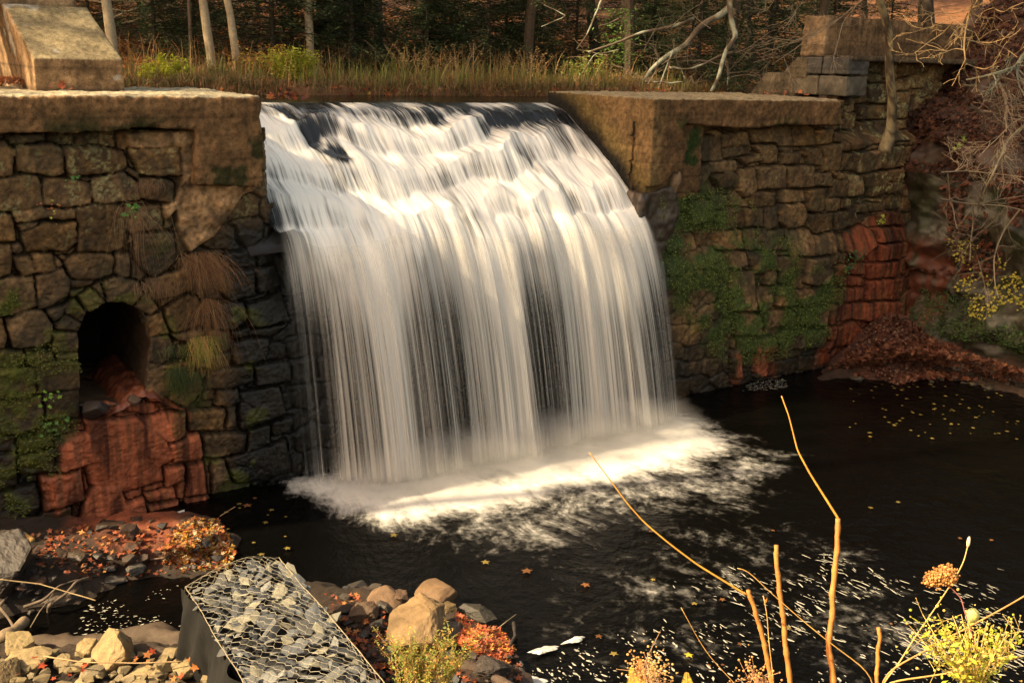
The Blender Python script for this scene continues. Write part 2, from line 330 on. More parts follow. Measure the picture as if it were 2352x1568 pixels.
RIGHT += [(p, *cT) for p in [
 [(850,220),(980,215),(985,310),(860,340)],[(990,230),(1080,225),(1080,300),(990,300)],[(700,150),(840,140),(840,300),(780,335),(700,320)],
 [(1150,280),(1230,270),(1240,340),(1150,340)],[(1245,265),(1335,260),(1330,330),(1250,330)],[(1240,225),(1350,225),(1340,255),(1240,250)],
 [(930,340),(1150,300),(1160,430),(940,475)],[(700,350),(920,340),(920,470),(760,500),(690,440)],[(520,500),(700,470),(720,560),(680,670),(520,665)],
 [(720,520),(900,500),(900,600),(850,650),(700,670)],[(1320,340),(1500,335),(1500,430),(1330,440)],[(1030,490),(1180,440),(1240,480),(1230,600),(1040,720),(1010,640)],
 [(1250,460),(1450,450),(1470,560),(1270,570)],[(1240,590),(1430,580),(1430,700),(1250,710)],[(1000,740),(1130,730),(1130,820),(1000,820)],
 [(860,750),(930,740),(990,810),(870,825)],[(1140,740),(1420,720),(1420,840),(1150,860)],[(890,835),(1100,840),(1080,910),(900,910)],
 [(890,930),(1130,930),(1110,1030),(890,1040)],[(1140,880),(1420,860),(1430,1030),(1140,1030)],[(820,1060),(880,1060),(860,1220),(810,1220)],
 [(890,1055),(1010,1055),(1000,1180),(880,1200)],[(1020,1060),(1430,1045),(1430,1160),(1150,1200),(1010,1180)],[(790,1240),(870,1230),(860,1340),(785,1340)],
 [(880,1260),(1030,1200),(1100,1260),(1040,1390),(810,1420),(830,1360)],[(1110,1270),(1250,1230),(1380,1240),(1250,1330),(1060,1380)],
 [(10,650),(130,650),(130,770),(20,780)],[(160,640),(380,640),(390,750),(250,790),(170,740)],[(400,690),(560,680),(600,760),(480,880),(400,890)],
 [(640,700),(800,680),(820,870),(690,910),(600,880)],[(270,800),(370,790),(360,900),(280,890)],[(210,910),(340,910),(350,1060),(240,1120),(200,1060)],
 [(400,920),(520,900),(520,1060),(370,1070)],[(540,940),(680,930),(690,1050),(550,1060)],[(10,800),(200,790),(190,1100),(10,1100)],
 [(30,1120),(240,1140),(240,1290),(40,1300)],[(260,1130),(500,1090),(520,1200),(280,1250)],[(540,1080),(790,1070),(760,1220),(560,1220)],
 [(60,1320),(360,1320),(370,1440),(70,1440)],[(390,1290),(560,1260),(760,1260),(740,1400),(400,1420)],[(10,1430),(100,1430),(90,1640),(30,1650)],[(200,1400),(360,1370),(370,1620),(210,1640)]]]
def toSZ(p, ox, oy, t=0.): return [SZ(u, v, t) for u, v in cp(p, ox, oy)]
STONES = [toSZ(*a) for a in LEFT] + [toSZ(*a) for a in RIGHT]
def szp(pts, t=0.): return [SZ(u, v, t) for u, v in pts]
ARCH = toSZ([(645,3240),(630,2990),(632,2700),(660,2600),(720,2510),(800,2448),(880,2422),(960,2422),(1060,2452),(1140,2520),(1185,2640),(1205,2760),(1200,2900),(1180,3050),(1160,3240)], 0, 0)
P_RENDER = toSZ([(1000,1060),(1580,1030),(1700,1300),(2080,1400),(2106,1490),(1943,1590),(1830,1760),(1738,1898),(1600,1990),(1533,2040),(1440,1900),(1400,1700),(1320,1790),(1300,1650),(1395,1600),(1450,1440),(1440,1300),(1440,1200),(1040,1200)], 0, 0)
P_REDL = toSZ([(870,3130),(1010,3060),(1110,3110),(1330,3250),(1500,3320),(1480,3460),(1600,3480),(1640,3700),(1690,3780),(1700,4040),(1200,4170),(580,4190),(560,4090),(350,4100),(330,3850),(440,3700),(430,3560),(650,3380)], 0, 0)
P_REDR = toSZ([(1320,340),(1510,335),(1540,500),(1580,760),(1700,1000),(1700,1240),(1300,1420),(700,1560),(790,1240),(880,1060),(860,750),(1010,700),(1020,480),(1180,430)], *cT)
P_REDS = [toSZ(p, *cT) for p in ([(15,1440),(60,1440),(100,1490),(95,1700),(10,1700),(40,1500)],[(200,1400),(300,1390),(360,1365),(372,1640),(300,1640),(200,1600)])]
P_MOSSR = toSZ([(1000,900),(1250,900),(1500,860),(1600,1000),(1720,1000),(1800,1300),(2100,1300),(2120,1400),(2000,1500),(2500,1560),(2400,2000),(1900,2250),(1500,2200),(1300,2000),(1150,1800),(1050,1400)], *cR)
P_MOSSL = [toSZ(p, *q) for p, q in (([(-60,720),(270,720),(290,950),(-60,1030)], c5), ([(-60,1300),(420,1300),(300,1480),(640,1420),(655,1900),(400,2100),(420,2450),(250,2650),(-60,2500)], c5), ([(1690,1160),(1850,1160),(1870,1480),(1650,1500),(1350,1650),(1320,1480)], c5))]
P_WETDAM = None

def wall_field(s, z, seed=3):
    """protrusion and colour of the masonry at wall coordinates"""
    S, Z = s, z
    wx = S + .014 * (vn2(S * 5, Z * 5, 11) - .5) * 2 + .007 * (vn2(S * 19, Z * 19, 12) - .5) * 2
    wz = Z + .014 * (vn2(S * 5, Z * 5, 13) - .5) * 2 + .007 * (vn2(S * 19, Z * 19, 14) - .5) * 2
    # filler rubble
    ax, az = 2.3, 3.4
    gx, gz = wx * ax, wz * az + .0
    ix, iz = np.floor(gx), np.floor(gz)
    f1 = np.full(S.shape, 9.); f2 = np.full(S.shape, 9.); cid = np.zeros(S.shape)
    for dx in (-1, 0, 1):
        for dz in (-1, 0, 1):
            cx, cz = ix + dx, iz + dz
            px = cx + .5 + .75 * (_h(cx, cz, cx * 0, 21) - .5) + .5 * (np.mod(cz, 2) - .5)
            pz = cz + .5 + .55 * (_h(cx, cz, cx * 0, 22) - .5)
            dd = np.maximum(np.abs(px - gx), np.abs(pz - gz)) * .75 + .25 * np.hypot(px - gx, pz - gz)
            m = dd < f1
            f2 = np.where(m, f1, np.minimum(f2, dd)); cid = np.where(m, _h(cx, cz, cx * 0, 23), cid); f1 = np.where(m, dd, f1)
    e = (f2 - f1) / 2.6
    p = -.14 + .07 * np.sqrt(sst(.0, .06, e)) + .03 * (cid - .5)
    own = np.zeros(S.shape); tint = cid.copy(); hue = np.modf(cid * 7.77)[0]; inst = np.zeros(S.shape)
    edge = e.copy()
    rr = np.random.default_rng(5)
    smin, smax, zmin, zmax = S.min(), S.max(), Z.min(), Z.max()
    for poly in STONES:
        P = np.array(poly); r1 = rr.random(6)
        if P[:, 0].max() < smin - .1 or P[:, 0].min() > smax + .1: continue
        i0 = np.searchsorted(S[:, 0], P[:, 0].min() - .1); i1 = np.searchsorted(S[:, 0], P[:, 0].max() + .1)
        j0 = np.searchsorted(Z[0], P[:, 1].min() - .1); j1 = np.searchsorted(Z[0], P[:, 1].max() + .1)
        if i1 <= i0 or j1 <= j0: continue
        sl_ = (slice(i0, i1), slice(j0, j1)); X, Y = wx[sl_], wz[sl_]
        d_ = sdf(P, X, Y) + .006 + .010 * (vn2(X * 9, Y * 9, 15) - .5); ins = d_ > 0; near = (d_ > -.020) & ~ins & (own[sl_] < .5)
        p[sl_] = np.where(near, -.15, p[sl_]); edge[sl_] = np.where(near, 0., edge[sl_]); own[sl_] = np.where(ins, 1., own[sl_])
        c = P.mean(0)
        h = -.012 + .045 * r1[0] + (X - c[0]) * .22 * (r1[1] - .5) + (Y - c[1]) * .30 * (r1[2] - .5)
        prof = h - .11 * (1 - sst(-.010, .018, d_) ** .6) - .008 * (1 - sst(0, .05, d_))
        p[sl_] = np.where(ins, np.maximum(p[sl_], prof), p[sl_])
        tint[sl_] = np.where(ins, r1[3], tint[sl_]); hue[sl_] = np.where(ins, r1[4], hue[sl_]); edge[sl_] = np.where(ins, np.maximum(edge[sl_], d_), edge[sl_])
    rg_ = np.abs(fb2(S * 5.5, Z * 7.5, 4, 33) - .5) * 2; p = p + .014 * (fb2(S * 4, Z * 4, 4, 31) - .5) - .012 * sst(.10, .0, rg_) + .013 * (fb2(S * 17, Z * 17, 4, 37) - .5) * 2 + .007 * (fb2(S * 42, Z * 42, 2, 38) - .5) * 2
    # colours
    br = .55 + .75 * tint; h_ = hue
    c = np.stack([.122 * br * (1 + .10 * (h_ - .5)), .068 * br, .027 * br * (1 - .3 * (h_ - .5))], -1)
    mott = fb2(S * 6, Z * 6, 4, 41)
    c = c * (.35 + 1.45 * mott)[..., None] * (.15 + 1.7 * fb2(S * 26, Z * 26, 4, 43))[..., None]
    dirt = sst(.028, .004, edge)[..., None]
    c = c * (1 - .65 * dirt) + np.array([.018, .014, .009]) * .65 * dirt
    # lichen: pale crust
    lf = sst(.53, .66, fb2(S * 9, Z * 9, 4, 51)) * sst(.4, .62, fb2(S * 38, Z * 38, 3, 55))
    lmask = .75 * sst(2.9, 3.6, Z) * sst(3, 2, S) + .25 * sst(8, 9, S) + .9 * sst(12.9, 13.5, S) * sst(2.4, 2.8, Z)
    c = c * (1 - (lf * lmask)[..., None]) + np.array([.27, .23, .10]) * (lf * lmask)[..., None]
    # dark organic stains
    st = sst(.52, .62, fb2(S * 2.2, Z * 1.6, 4, 61)) * .55
    c = c * (1 - st[..., None]) + np.array([.022, .021, .012]) * st[..., None]
    # the wet, dark dam face around the fall; darker wall feet to either side
    wet = np.maximum(sst(1.70, 2.10, S + .25 * (fb2(S * 3, Z * 3, 3, 71) - .5)) * sst(3.45, 3.1, Z) * sst(9.3, 8.7, S + .5 * (fb2(S * 3, Z * 3, 3, 72) - .5)), .0)
    wet = np.maximum(wet, .8 * sst(1.0, .25, Z + .5 * (fb2(S * 3, Z * 3, 3, 73) - .5)) * sst(8., 9., S))
    wet = np.maximum(wet, .85 * sst(1.9, .7, Z + .7 * (fb2(S * 2, Z * 2, 3, 74) - .5)) * sst(.35, -.3, S))
    c = c * (1 - wet[..., None]) + np.array([.011, .009, .0065]) * (.6 + .9 * mott)[..., None] * wet[..., None]
    # moss
    mn = fb2(S * 3.2, Z * 3.2, 5, 81); mo = np.zeros(S.shape)
    for q in P_MOSSL: mo = np.maximum(mo, sst(-.12, .2, sdf(q, wx, wz)) * sst(.40, .6, mn))
    mo = np.maximum(mo, sst(-.25, .25, sdf(P_MOSSR, wx, wz)) * sst(.40, .55, mn))
    mo = np.maximum(mo, .6 * sst(.56, .68, mn) * sst(3.4, 2.8, Z) * sst(2.6, 2.0, S))
    fine = fb2(S * 22, Z * 22, 3, 91)
    mc = np.stack([.05 + .07 * fine, .055 + .07 * fine, .006 + .010 * fine], -1)
    right = sst(7.5, 8.5, S)[..., None]
    mc = mc * (1 - right) + np.stack([.018 + .06 * fine, .032 + .085 * fine, .007 + .012 * fine], -1) * right
    c = c * (1 - .9 * mo[..., None]) + mc * .9 * mo[..., None]
    p = p + mo * (.02 + .035 * (fine - .4))
    # orange render patch beside the end block
    dr = sdf(P_RENDER, wx, wz); rm = sst(-.01, .03, dr)
    p = p * (1 - rm) + rm * (.02 + .13 * sst(1.75, 2.1, S) * sst(.0, .2, dr) + .12 * (fb2(S * 5, Z * 5, 5, 95) - .5) + .06 * (fb2(S * 14, Z * 14, 3, 98) - .5))
    rc = np.array([.27, .155, .07]) * (.02 + 1.9 * fb2(S * 9, Z * 7, 6, 96))[..., None] * (.4 + 1.2 * fb2(S * 30, Z * 30, 3, 99))[..., None]
    dk = sst(.5, .62, fb2(S * 3, Z * 3, 4, 97))[..., None] * .6
    rc = rc * (1 - dk) + np.array([.05, .035, .018]) * dk
    c = c * (1 - rm[..., None]) + rc * rm[..., None]
    # iron-oxide stains
    run = fb2(S * 16, Z * 1.1, 4, 101)
    for k_, q in enumerate([P_REDL, P_REDR] + P_REDS):
        dq = sdf(q, wx, wz) + .25 * (fb2(S * 9, Z * 1.5, 3, 102) - .5)
        m = sst(-.05, .06, dq)
        if k_ == 0: m0_ = m; m = m * (.55 + .45 * sst(.34, .5, run)); p = p + .08 * sst(-.05, .12, dq) * sst(1.6, .6, Z)
        else: m = m * (.35 + .65 * sst(.3, .6, run))
        red = np.array([.34, .095, .040]) if k_ != 1 else np.array([.21, .050, .019])
        rc = red * (.15 + 1.5 * fb2(S * 13, Z * 2.2, 5, 103))[..., None] * (1 - .7 * sst(.52, .66, fb2(S * 9, Z * .9, 4, 104)))[..., None] * (.45 + .55 * sst(.0, .03, edge))[..., None]
        c = c * (1 - m[..., None]) + rc * m[..., None]
    # the wing wall is set back
    p = p - .42 * sst(12.65, 12.95, S) * sst(3.9, 4.2, Z) - .12 * sst(12.6, 13.4, S)
    # recess of dark rock under the broken end block
    p = p - .22 * sst(2.35, 2.7, S) * sst(2.0, 2.6, Z)
    return p, np.clip(c, .003, .8), wet

def make_wall(s0, s1, z0, z1, res, name, mat, parent, keepf=None):
    s = np.arange(s0, s1 + res / 2, res); z = np.arange(z0, z1 + res / 2, res)
    S, Z = np.meshgrid(s, z, indexing='ij'); p, c, wet = wall_field(S, Z)
    V = WA(S, -p, Z).reshape(-1, 3)
    Sc, Zc = (S[:-1, :-1] + res / 2), (Z[:-1, :-1] + res / 2)
    keep = keepf(Sc, Zc) if keepf else None
    o = link_mesh(name, V, grid_faces(len(s), len(z), keep), mat, parent, col=c.reshape(-1, 3), smooth=True, attrs={'wet': wet.ravel()})
    return o
# masonry roughness follows wetness
for m in (M_STONE,):
    nt = m.node_tree; b = nt.nodes['Principled BSDF']; a = nd(nt, 'ShaderNodeAttribute', attribute_name='wet')
    old = b.inputs['Roughness'].links[0].from_socket
    nt.links.new(math_(nt, 'SUBTRACT', old, math_(nt, 'MULTIPLY', a.outputs['Fac'], .38)), b.inputs['Roughness'])

# voxel solid with noise: solid from a polygon prism
def prism(poly, axis_fn, a, b):
    """poly: list of 2-D points; axis_fn(x, y, k) -> world; k from a to b"""
    V = [axis_fn(x, y, a) for x, y in poly] + [axis_fn(x, y, b) for x, y in poly]; n_ = len(poly)
    Fs = [list(range(n_)), list(range(2 * n_ - 1, n_ - 1, -1))] + [[(i + 1) % n_, i, i + n_, (i + 1) % n_ + n_] for i in range(n_)]
    return np.array(V), Fs
def voxel(parts, size, amp=.02, freq=6, amp2=.006, freq2=28, seed=1, smooth_it=1):
    me = bpy.data.meshes.new('tmp'); VV, FF, n_ = [], [], 0
    for V, Fs in parts: VV.append(V); FF += [[i + n_ for i in f] for f in Fs]; n_ += len(V)
    me.from_pydata(np.concatenate(VV).tolist(), [], FF)
    import bmesh
    bm = bmesh.new(); bm.from_mesh(me); bmesh.ops.recalc_face_normals(bm, faces=bm.faces); bm.to_mesh(me); bm.free()
    o = bpy.data.objects.new('tmp', me); COL.objects.link(o)
    md = o.modifiers.new('r', 'REMESH'); md.mode = 'VOXEL'; md.voxel_size = size
    dg = bpy.context.evaluated_depsgraph_get(); dg.update(); ev = o.evaluated_get(dg); em = ev.to_mesh()
    V = np.empty(len(em.vertices) * 3, np.float32); em.vertices.foreach_get('co', V); V = V.reshape(-1, 3).astype(float)
    Nn = np.empty(len(em.vertices) * 3, np.float32); em.vertices.foreach_get('normal', Nn); Nn = Nn.reshape(-1, 3)
    E_ = np.empty(len(em.edges) * 2, np.int32); em.edges.foreach_get('vertices', E_); E_ = E_.reshape(-1, 2)
    Fs = np.array([list(p.vertices) for p in em.polygons], dtype=np.int32)
    ev.to_mesh_clear(); bpy.data.objects.remove(o); bpy.data.meshes.remove(me)
    for _ in range(smooth_it):
        acc = np.zeros_like(V); cnt = np.zeros(len(V))
        np.add.at(acc, E_[:, 0], V[E_[:, 1]]); np.add.at(acc, E_[:, 1], V[E_[:, 0]]); np.add.at(cnt, E_[:, 0], 1); np.add.at(cnt, E_[:, 1], 1)
        V = .5 * V + .5 * acc / cnt[:, None]
    V = V + Nn * (amp * 2 * (fb3(V, freq, 3, seed) - .5) + amp2 * 2 * (fb3(V, freq2, 2, seed + 9) - .5))[:, None]
    return V, Fs, Nn
def conc_col(V, base=(.20, .135, .072), seed=3, streak=0.):
    s = (V - A0) @ D; z = V[:, 2]; t = -(V - A0) @ N
    k = .15 + 1.6 * fb3(V, 6, 6, seed)
    c = np.array(base) * k[:, None]
    if streak:
        r = sst(.5, .65, fb2(s * 14 + t * 9, z * 1.3, 4, seed + 5)) * streak
        c = c * (1 - .6 * r[:, None])
    bd = sst(.46, .56, vn2(z * 9 + .6 * vn2(s * 1.2, z, 5), s * .4, seed + 7))
    ln = np.exp(-((np.mod(z + .03 * (vn2(s * 1.1, z * 0, 8) - .5), .23) - .11) / .016) ** 2) * sst(.35, .6, vn2(s * 1.3, z * 4, 9)); return c * ((.86 + .22 * bd) * (1 - .45 * ln))[:, None]
def mossify(V, Nn, c, seed, lo=.56, hi=.64, mask=1., colr=(.022, .030, .008)):
    m = sst(lo, hi, fb3(V, 3.4, 4, seed)) * mask
    return c * (1 - m[:, None]) + np.array(colr) * m[:, None]

# ================================================================== SETTING
def zc(t):
    return np.interp(t, [-.02, .12, .40, .84, 1.25, 1.64, 1.9, 2.1, 2.45, 2.6, 3.2], [3.05, 3.17, 3.38, 3.72, 3.97, 4.20, 4.36, 4.44, 4.495, 4.505, 4.51])
def bgz(x, y):
    P = np.stack(np.broadcast_arrays(np.asarray(x, float), np.asarray(y, float), 0.), -1); s, t = ST(P)
    z = 3.9 + .72 * sst(4.35, 5.1, t + .35 * (fb2(s * .8, t * .8, 3, 5) - .5)) + .03 * np.clip(t - 5, 0, 5) + .115 * np.clip(t - 9, 0, 200) + .16 * np.clip(s - 19, 0, 60) * sst(3, 10, t)
    return z + .25 * (fb2(s * .35, t * .35, 4, 8) - .5) * sst(4.6, 9, t) + .08 * (fb2(s * 3, t * 3, 3, 9) - .5)
# forest ground
s = np.concatenate([np.arange(-60, -8, 1.5), np.arange(-8, 24, .14), np.arange(24, 90, 1.5)])
t = np.concatenate([np.arange(4.2, 9, .1), np.arange(9, 30, .35), np.arange(30, 130, 2.)])
S, T = np.meshgrid(s, t, indexing='ij'); G = WA(S, T, 0 * S); G[..., 2] = bgz(G[..., 0], G[..., 1])
lf = fb2(S * 2.5, T * 2.5, 5, 3)
c = np.stack([.08 + .16 * lf, .032 + .07 * lf, .012 + .025 * lf], -1) * (.5 + .8 * vn2(S * 9, T * 9, 4))[..., None]
c = c * sst(4.3, 5.0, T)[..., None] + np.array([.03, .02, .01]) * (1 - sst(4.3, 5.0, T)[..., None])
link_mesh('forest_ground', G.reshape(-1, 3), grid_faces(len(s), len(t)), M_SOIL, col=c.reshape(-1, 3), smooth=True, kind='structure')

# --- left abutment
left = empty('stone_wall', W(0, 0, 0), label='rough stone abutment wall left of the waterfall, with an arched culvert mouth', category='wall')
arch_keep = lambda s, z: ((s < 2.50) | (z < 3.45)) & (sdf(ARCH, s + .02 * (vn2(s * 8, z * 8, 1) - .5), z + .02 * (vn2(s * 8, z * 8, 2) - .5)) < 0)
make_wall(-3.2, 2.64, -.35, 4.34, .0125, 'masonry', M_STONE, left, arch_keep)
cop = toSZ([(-2600,760),(2090,770),(2098,1000),(2110,1250),(2105,1450),(2050,1500),(1800,1490),(1560,1480),(1570,1400),(1575,1040),(1100,1020),(900,1052),(500,1068),(-2600,1060)], 0, 0, -.16)
cop = [(s_, min(z_, 4.7)) for s_, z_ in cop]
V, Fs, Nn = voxel([prism(cop, lambda x, y, k: W(x, k, y), -.16, 2.25)], .024, .018, 4, .020, 19, 11, 0)
c = conc_col(V, (.235, .128, .055), 5, .15); s_v, t_v = ST(V)
c = mossify(V, Nn, c, 21, .52, .6, sst(4.6, 4.35, V[:, 2]) * sst(.3, -.3, t_v))
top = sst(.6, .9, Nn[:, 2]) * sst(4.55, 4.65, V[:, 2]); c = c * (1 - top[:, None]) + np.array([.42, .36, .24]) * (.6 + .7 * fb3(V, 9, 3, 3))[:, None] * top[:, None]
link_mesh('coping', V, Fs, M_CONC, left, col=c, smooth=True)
# culvert barrel
arc = np.array(ARCH); arc = np.concatenate([np.stack([np.linspace(a[0], b[0], 12, endpoint=False), np.linspace(a[1], b[1], 12, endpoint=False)], 1) for a, b in zip(arc, np.roll(arc, -1, 0))])
k = np.r_[.2, .2, np.linspace(.05, 3.2, 88)]; V = np.zeros((len(arc) + 1, len(k), 3)); cc = np.zeros((len(arc) + 1, len(k), 3))
ctr = arc.mean(0); al = np.linspace(0, 30, len(arc) + 1)
for i in range(len(arc) + 1):
    q = arc[i % len(arc)]; dirn = (q - ctr) / np.linalg.norm(q - ctr)
    off = .09 * (fb2(k * 5, 0 * k + al[i] * .5, 4, 6) - .5) + .02 + .03 * (_h(np.floor(k * 3.1), np.floor(0 * k + al[i] * .6), 0 * k, 4) - .5)
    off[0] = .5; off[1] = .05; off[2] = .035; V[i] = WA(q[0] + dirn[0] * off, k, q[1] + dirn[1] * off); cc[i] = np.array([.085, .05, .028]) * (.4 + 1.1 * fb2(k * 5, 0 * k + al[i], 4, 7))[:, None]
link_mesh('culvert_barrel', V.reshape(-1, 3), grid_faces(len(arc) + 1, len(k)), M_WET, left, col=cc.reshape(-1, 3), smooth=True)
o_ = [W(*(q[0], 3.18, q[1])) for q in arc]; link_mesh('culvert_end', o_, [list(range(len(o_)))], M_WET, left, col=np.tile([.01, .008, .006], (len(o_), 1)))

def shell(name, par_, s0, s1, t0, t1, z0, z1, tsp=.28):
    V = [W(s_, t_, z_) for s_ in (s0, s1) for t_ in (t0, t1) for z_ in (z0, z1)]
    link_mesh(name, V, [[2, 3, 7, 6], [0, 2, 3, 1], [4, 5, 7, 6]], M_SOIL, par_, col=np.tile([.03, .022, .015], (8, 1)))  # unseen plates added behind the masonry to stop light leaking through
shell('light_seal', left, -3.2, 2.46, .30, 2.24, -.4, 4.45)
# --- concrete pier on the left wall
pr = prism([(1.0, 4.66), (1.0, 5.045), (1.85, 5.62), (3.2, 5.62), (3.2, 4.66)], lambda x, y, k: W(.22 + k * .95 + (.05 if k < .5 else -.16) * sst(5.0, 5.7, y) * (1.0) - (.12 if k < .5 else 0) * sst(5.0, 5.7, y) * 1.4, x, y), 0, 1)
V, Fs, Nn = voxel([pr], .02, .006, 4, .003, 30, 31); c = conc_col(V, (.30, .185, .095), 8, .45)
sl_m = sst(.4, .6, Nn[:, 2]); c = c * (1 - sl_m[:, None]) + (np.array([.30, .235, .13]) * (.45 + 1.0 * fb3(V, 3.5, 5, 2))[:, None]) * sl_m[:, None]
chip = sst(.66, .70, fb3(V, 4.1, 4, 77)) * .7; c = c * (1 - chip[:, None]) + np.array([.45, .42, .36]) * chip[:, None]
pier = empty('concrete_pier', W(.6, 1.2, 4.69), label='tan concrete pier with a sloping top face standing on the left wall', category='pier')
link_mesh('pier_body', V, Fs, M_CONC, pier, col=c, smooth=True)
V, Fs, Nn = voxel([prism([(-1.2, 5.6), (.36, 5.6), (.36, 6.4), (-1.2, 6.4)], lambda x, y, k: W(x, k, y), 1.98, 2.6), prism([(.38, 5.6), (.93, 5.6), (.93, 6.4), (.38, 6.4)], lambda x, y, k: W(x, k, y), 2.0, 2.6)], .03, .012, 5, .005, 25, 32)
link_mesh('capping_blocks', V, Fs, M_CONC, pier, col=conc_col(V, (.3, .2, .11), 9, .3), smooth=True)

# --- dam behind the fall
dam = empty('dam_wall', W(5, 0, 0), label='dark wet masonry dam face behind the falling water', category='dam')
make_wall(2.635, 8.42, -.35, 3.12, .019, 'masonry', M_STONE, dam)
s = np.linspace(2.2, 8.3, 90); t = np.linspace(-.06, 3.0, 60); S, T = np.meshgrid(s, t, indexing='ij')
V = WA(S, T, zc(T) - .16 + .08 * (fb2(S * 2, T * 2, 4, 3) - .5)); link_mesh('spillway_slope', V.reshape(-1, 3), grid_faces(90, 60), M_WET, dam, col=np.tile([.02, .017, .014], (5400, 1)), smooth=True)

# --- right abutment
right = empty('stone_wall', W(11, 0, 0), label='mossy dry stone abutment wall right of the waterfall', category='wall')
def rkeep(s, z): return ((s < 12.95) & (z < 4.34)) | ((s >= 12.35) & (z < 4.66)) | (s >= 12.96)
make_wall(8.15, 17.9, -.35, 5.40, .0185, 'masonry', M_STONE, right, rkeep)
fr = toSZ([(1150,800),(2685,808),(2700,1010),(2230,1000),(1940,1035),(1660,1010),(1430,990),(1420,1360),(1330,1400),(1240,1490),(1140,1500)], 4062, 0, -.10)
fr = [(s_, min(z_, 4.69)) for s_, z_ in fr]; fr[0] = (8.19, 4.69); fr[-1] = (8.19, fr[-1][1])
V, Fs, Nn = voxel([prism(fr, lambda x, y, k: W(x, k, y), -.10, .14), prism([(8.19, 4.69), (12.3, 4.69), (12.3, 4.28), (9.3, 4.28), (9.3, 3.3), (8.19, 3.0)], lambda x, y, k: W(x, k, y), .0, 2.5)], .026, .014, 4, .018, 19, 12, 0)
s_v, t_v = ST(V); c = conc_col(V, (.17, .092, .040), 6, .2)
fl = sst(8.5, 8.25, s_v); c = c * (1 - fl[:, None]) + conc_col(V, (.225, .135, .058), 16, .0) * fl[:, None]
wetf = fl * sst(.42, .10, V[:, 2] - zc(t_v) + .25 * (fb3(V, 3, 4, 5) - .5))
algae = fl * sst(.75, .35, V[:, 2] - zc(t_v) + .25 * (fb3(V, 3, 4, 6) - .5)) * .5; c = c * (1 - algae[:, None]) + np.array([.12, .095, .025]) * algae[:, None]
c = c * (1 - wetf[:, None]) + np.array([.012, .011, .009]) * wetf[:, None]
c = mossify(V, Nn, c, 25, .58, .66, sst(4.55, 4.2, V[:, 2]) * sst(8.3, 8.6, s_v), (.03, .045, .01))
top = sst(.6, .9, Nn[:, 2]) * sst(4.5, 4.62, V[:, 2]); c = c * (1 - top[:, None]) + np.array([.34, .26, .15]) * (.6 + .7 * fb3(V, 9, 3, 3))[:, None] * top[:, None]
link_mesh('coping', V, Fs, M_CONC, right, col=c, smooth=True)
# dark rock foot under the flank corner
V, Fs, Nn = voxel([prism([(8.0, 2.2), (8.1, 3.35), (8.75, 3.42), (8.85, 3.0), (8.6, 2.3)], lambda x, y, k: W(x, k, y), -.06, .6)], .03, .07, 3.5, .02, 15, 13)
link_mesh('footing', V, Fs, M_WET, right, col=conc_col(V, (.05, .034, .022), 4), smooth=True)
shell('light_seal', right, 8.45, 17.8, .62, 2.45, -.4, 4.45)
# blocks and concrete steps at the end of the wing wall
wing = empty('wing_wall', W(13.2, 1, 4.7), label='large grey stone blocks and stepped concrete end on the right wall', category='wall')
def endblk(t0, t1, z0, z1, s0=12.95, s1=13.5): return prism([(t0, z0), (t1, z0), (t1, z1), (t0, z1)], lambda x, y, k: W(k, x, y), s0, s1)
for k_, (t0, t1, z0, z1, col_) in enumerate([(.42, .98, 5.08, 5.37, (.075, .068, .058)), (1.0, 1.5, 5.08, 5.36, (.075, .068, .058)), (.42, 1.02, 4.72, 5.05, (.10, .085, .062)), (1.05, 1.66, 4.72, 5.04, (.13, .105, .07))]):
    V, Fs, Nn = voxel([endblk(t0, t1, z0, z1)], .02, .02, 5, .01, 20, 40 + k_, 2)
    link_mesh('stone_block', V, Fs, M_STONE, wing, col=conc_col(V, col_, 14 + k_), smooth=True)
V, Fs, Nn = voxel([prism([(1.5, 4.66), (2.62, 4.66), (2.25, 5.07), (1.85, 5.08), (1.56, 5.345), (1.3, 5.345), (1.3, 5.0), (1.66, 5.0)], lambda x, y, k: W(k, x, y), 12.93, 13.6)], .02, .008, 5, .005, 25, 44)
link_mesh('concrete_step', V, Fs, M_CONC, wing, col=conc_col(V, (.155, .12, .075), 15, .4), smooth=True)
par = empty('concrete_parapet', W(15, 1.1, 5.4), label='tan concrete parapet block on top of the right wall', category='parapet')
V, Fs, Nn = voxel([prism([(12.95, 5.37), (17.3, 5.37), (17.2, 6.05), (13.0, 6.05)], lambda x, y, k: W(x, k, y), .99, 1.52)], .028, .010, 4, .005, 25, 45)
c = conc_col(V, (.19, .115, .058), 17, .5); s_v, t_v = ST(V); e_ = sst(13.1, 13.0, s_v); c = c * (1 - e_[:, None]) + conc_col(V, (.27, .18, .10), 18, .3) * e_[:, None]
link_mesh('parapet_body', V, Fs, M_CONC, par, col=c, smooth=True)
V, Fs, Nn = voxel([prism([(13.0, 5.31), (17.6, 5.31), (17.6, 5.40), (13.0, 5.40)], lambda x, y, k: W(x, k, y), .40, 1.02)], .03, .01, 4, .005, 25, 46)
link_mesh('ledge', V, Fs, M_CONC, wing, col=conc_col(V, (.12, .085, .05), 19), smooth=True)

